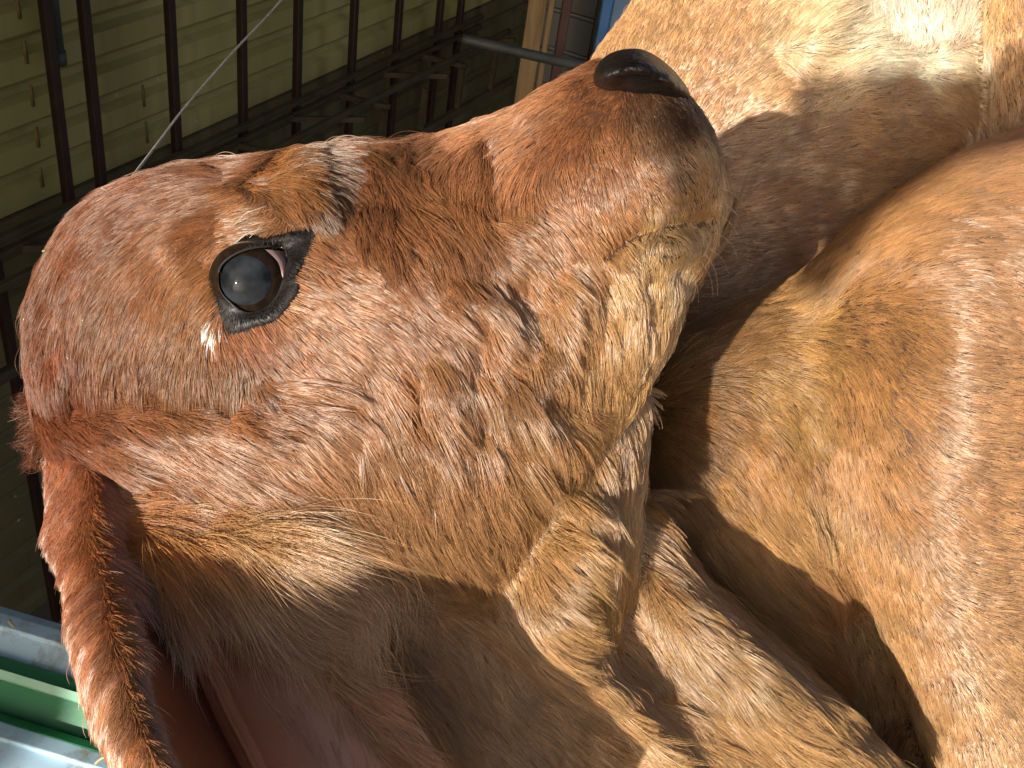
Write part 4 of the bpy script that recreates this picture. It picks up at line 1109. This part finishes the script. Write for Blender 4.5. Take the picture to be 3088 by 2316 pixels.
    for x0, y0, x1, y1 in spots:
        p, n = hit(calf_bvh, x0, y0, .40)
        a = to_px(p)[2]
        mx_, my_ = (x0 + x1) / 2 + (y1 - y0) * .10, (y0 + y1) / 2 - (x1 - x0) * .12
        pts = catmull([p + n * -.001, C(mx_, my_, a + .004), C(x1, y1, a + .012 + wr.uniform(0, .01))], 14)
        mesh_obj('whisker', *tube(pts, np.linspace(.00010, .00003, 14), 6), wm, calf, calf_base)
    lw = mat_new('pale_lash', (.5, .42, .3), .4)
    for x0, y0, xm, ym, x1, y1 in ((705, 682, 740, 645, 800, 622), (700, 742, 745, 705, 790, 690), (745, 724, 770, 700, 785, 680), (690, 752, 720, 722, 742, 704)):
        p, n = hit(calf_bvh, x0, y0, .36); a = to_px(p)[2]
        pts = catmull([p, C(xm, ym, a - .008), C(x1, y1, a - .012)], 12)
        mesh_obj('eyelash', *tube(pts, np.linspace(.0002, .00006, 12), 6), lw, calf, calf_base)
    # stiff tuft on the poll
    r = np.random.default_rng(21); n = 2600; cl = 34
    tips = np.stack([r.uniform(15, 75, cl), r.uniform(1205, 1420, cl)], 1); tips[:, 0] += np.abs(tips[:, 1] - 1290) * .28
    k = r.integers(0, cl, n)
    rx = 95 + r.uniform(0, 90, n); ry = 1215 + (tips[k, 1] - 1215) * .75 + r.normal(0, 16, n); rd = .425 + r.uniform(-.02, .02, n)
    root = C(rx, ry, rd)
    tip = C(tips[k, 0] + r.normal(0, 8, n), tips[k, 1] + r.normal(0, 9, n), .425 + (r.random(cl)[k] - .5) * .03)
    f = r.uniform(.6, 1.05, n)[:, None]; tip = root + (tip - root) * f
    s = np.linspace(0, 1, 6)[None, :, None]
    midoff = C(0, 0, 1.0) * 0 + (R[:, 1] * 1)[None] * r.normal(0, .0025, (n, 1))
    P = root[:, None] * (1 - s) + tip[:, None] * s + midoff[:, None] * (s * (1 - s) * 4)
    hc = bpy.data.hair_curves.new('poll_tuft'); hc.add_curves([6] * n)
    hc.position_data.foreach_set('vector', (P - calf_base).astype(np.float32).ravel())
    ra = hc.attributes.new('radius', 'FLOAT', 'POINT'); ra.data.foreach_set('value', np.tile(np.array([1, .95, .85, .7, .5, .2]) * 1.0e-4, n).astype(np.float32))
    cc = srgb(92, 48, 26)[None] * np.exp(r.normal(0, .2, (n, 1)))
    at_ = hc.attributes.new('hair_colour', 'FLOAT_COLOR', 'CURVE'); at_.data.foreach_set('color', np.concatenate([cc, np.ones((n, 1))], 1).astype(np.float32).ravel())
    hc.attributes.new('sheen', 'FLOAT', 'CURVE').data.foreach_set('value', np.full(n, .5, np.float32))
    link('poll_tuft', hc, calf, fur_m)

calf = empty('calf', calf_base, 'red-brown calf with its muzzle raised, dark eye and drooping ear', 'calf')
def eye_zone(q):
    return np.ones(len(q))
def fine(q):
    # the coat is finest on the forehead, round the eye and on the muzzle
    f = np.clip(1.15 - .5 * np.exp(-((q[:, 0] - 400) / 420) ** 2 - ((q[:, 1] - 800) / 420) ** 2) - .4 * np.exp(-((q[:, 0] - 1850) / 260) ** 2 - ((q[:, 1] - 450) / 260) ** 2), .6, 1)
    return np.where(q[:, 2] < .46, f, 1.0)
def calf_density(q):
    d = 1 / fine(q) ** 1.5
    # bare dark skin round the eye and the bare nose
    e = (q[:, 2] < .45)
    inside = in_poly(q[:, :2], LID_OUT) & e
    d[inside] = .0
    d[in_poly(q[:, :2], NOSE_OUT) & e] = 0
    return d
calf_bvh = uncarved
NH = 760000
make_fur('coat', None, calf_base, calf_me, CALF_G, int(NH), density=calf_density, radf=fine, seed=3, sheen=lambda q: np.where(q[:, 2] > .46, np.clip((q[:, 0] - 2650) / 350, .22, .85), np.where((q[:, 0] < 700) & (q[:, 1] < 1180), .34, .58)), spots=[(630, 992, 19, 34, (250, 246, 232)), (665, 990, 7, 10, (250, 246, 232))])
coat = bpy.data.objects['coat']
shift(calf_me, calf_base); body = link('body', calf_me, calf, skin_m)
coat.parent = body
ear_part()
eye_part()
calf2 = empty('calf', bg_base, 'pale fawn calf behind, only its flank, white belly and leg in view', 'calf')
cf2 = make_fur('coat', None, bg_base, bg_me, BG_G, int(NH * .36), seed=5, rad=1.7e-4, clump_n=8, npts=6, dz=1500., gain=(.90, .90, .84))
shift(bg_me, bg_base); body2 = link('body', bg_me, calf2, pale_skin_m)
cf2.parent = body2
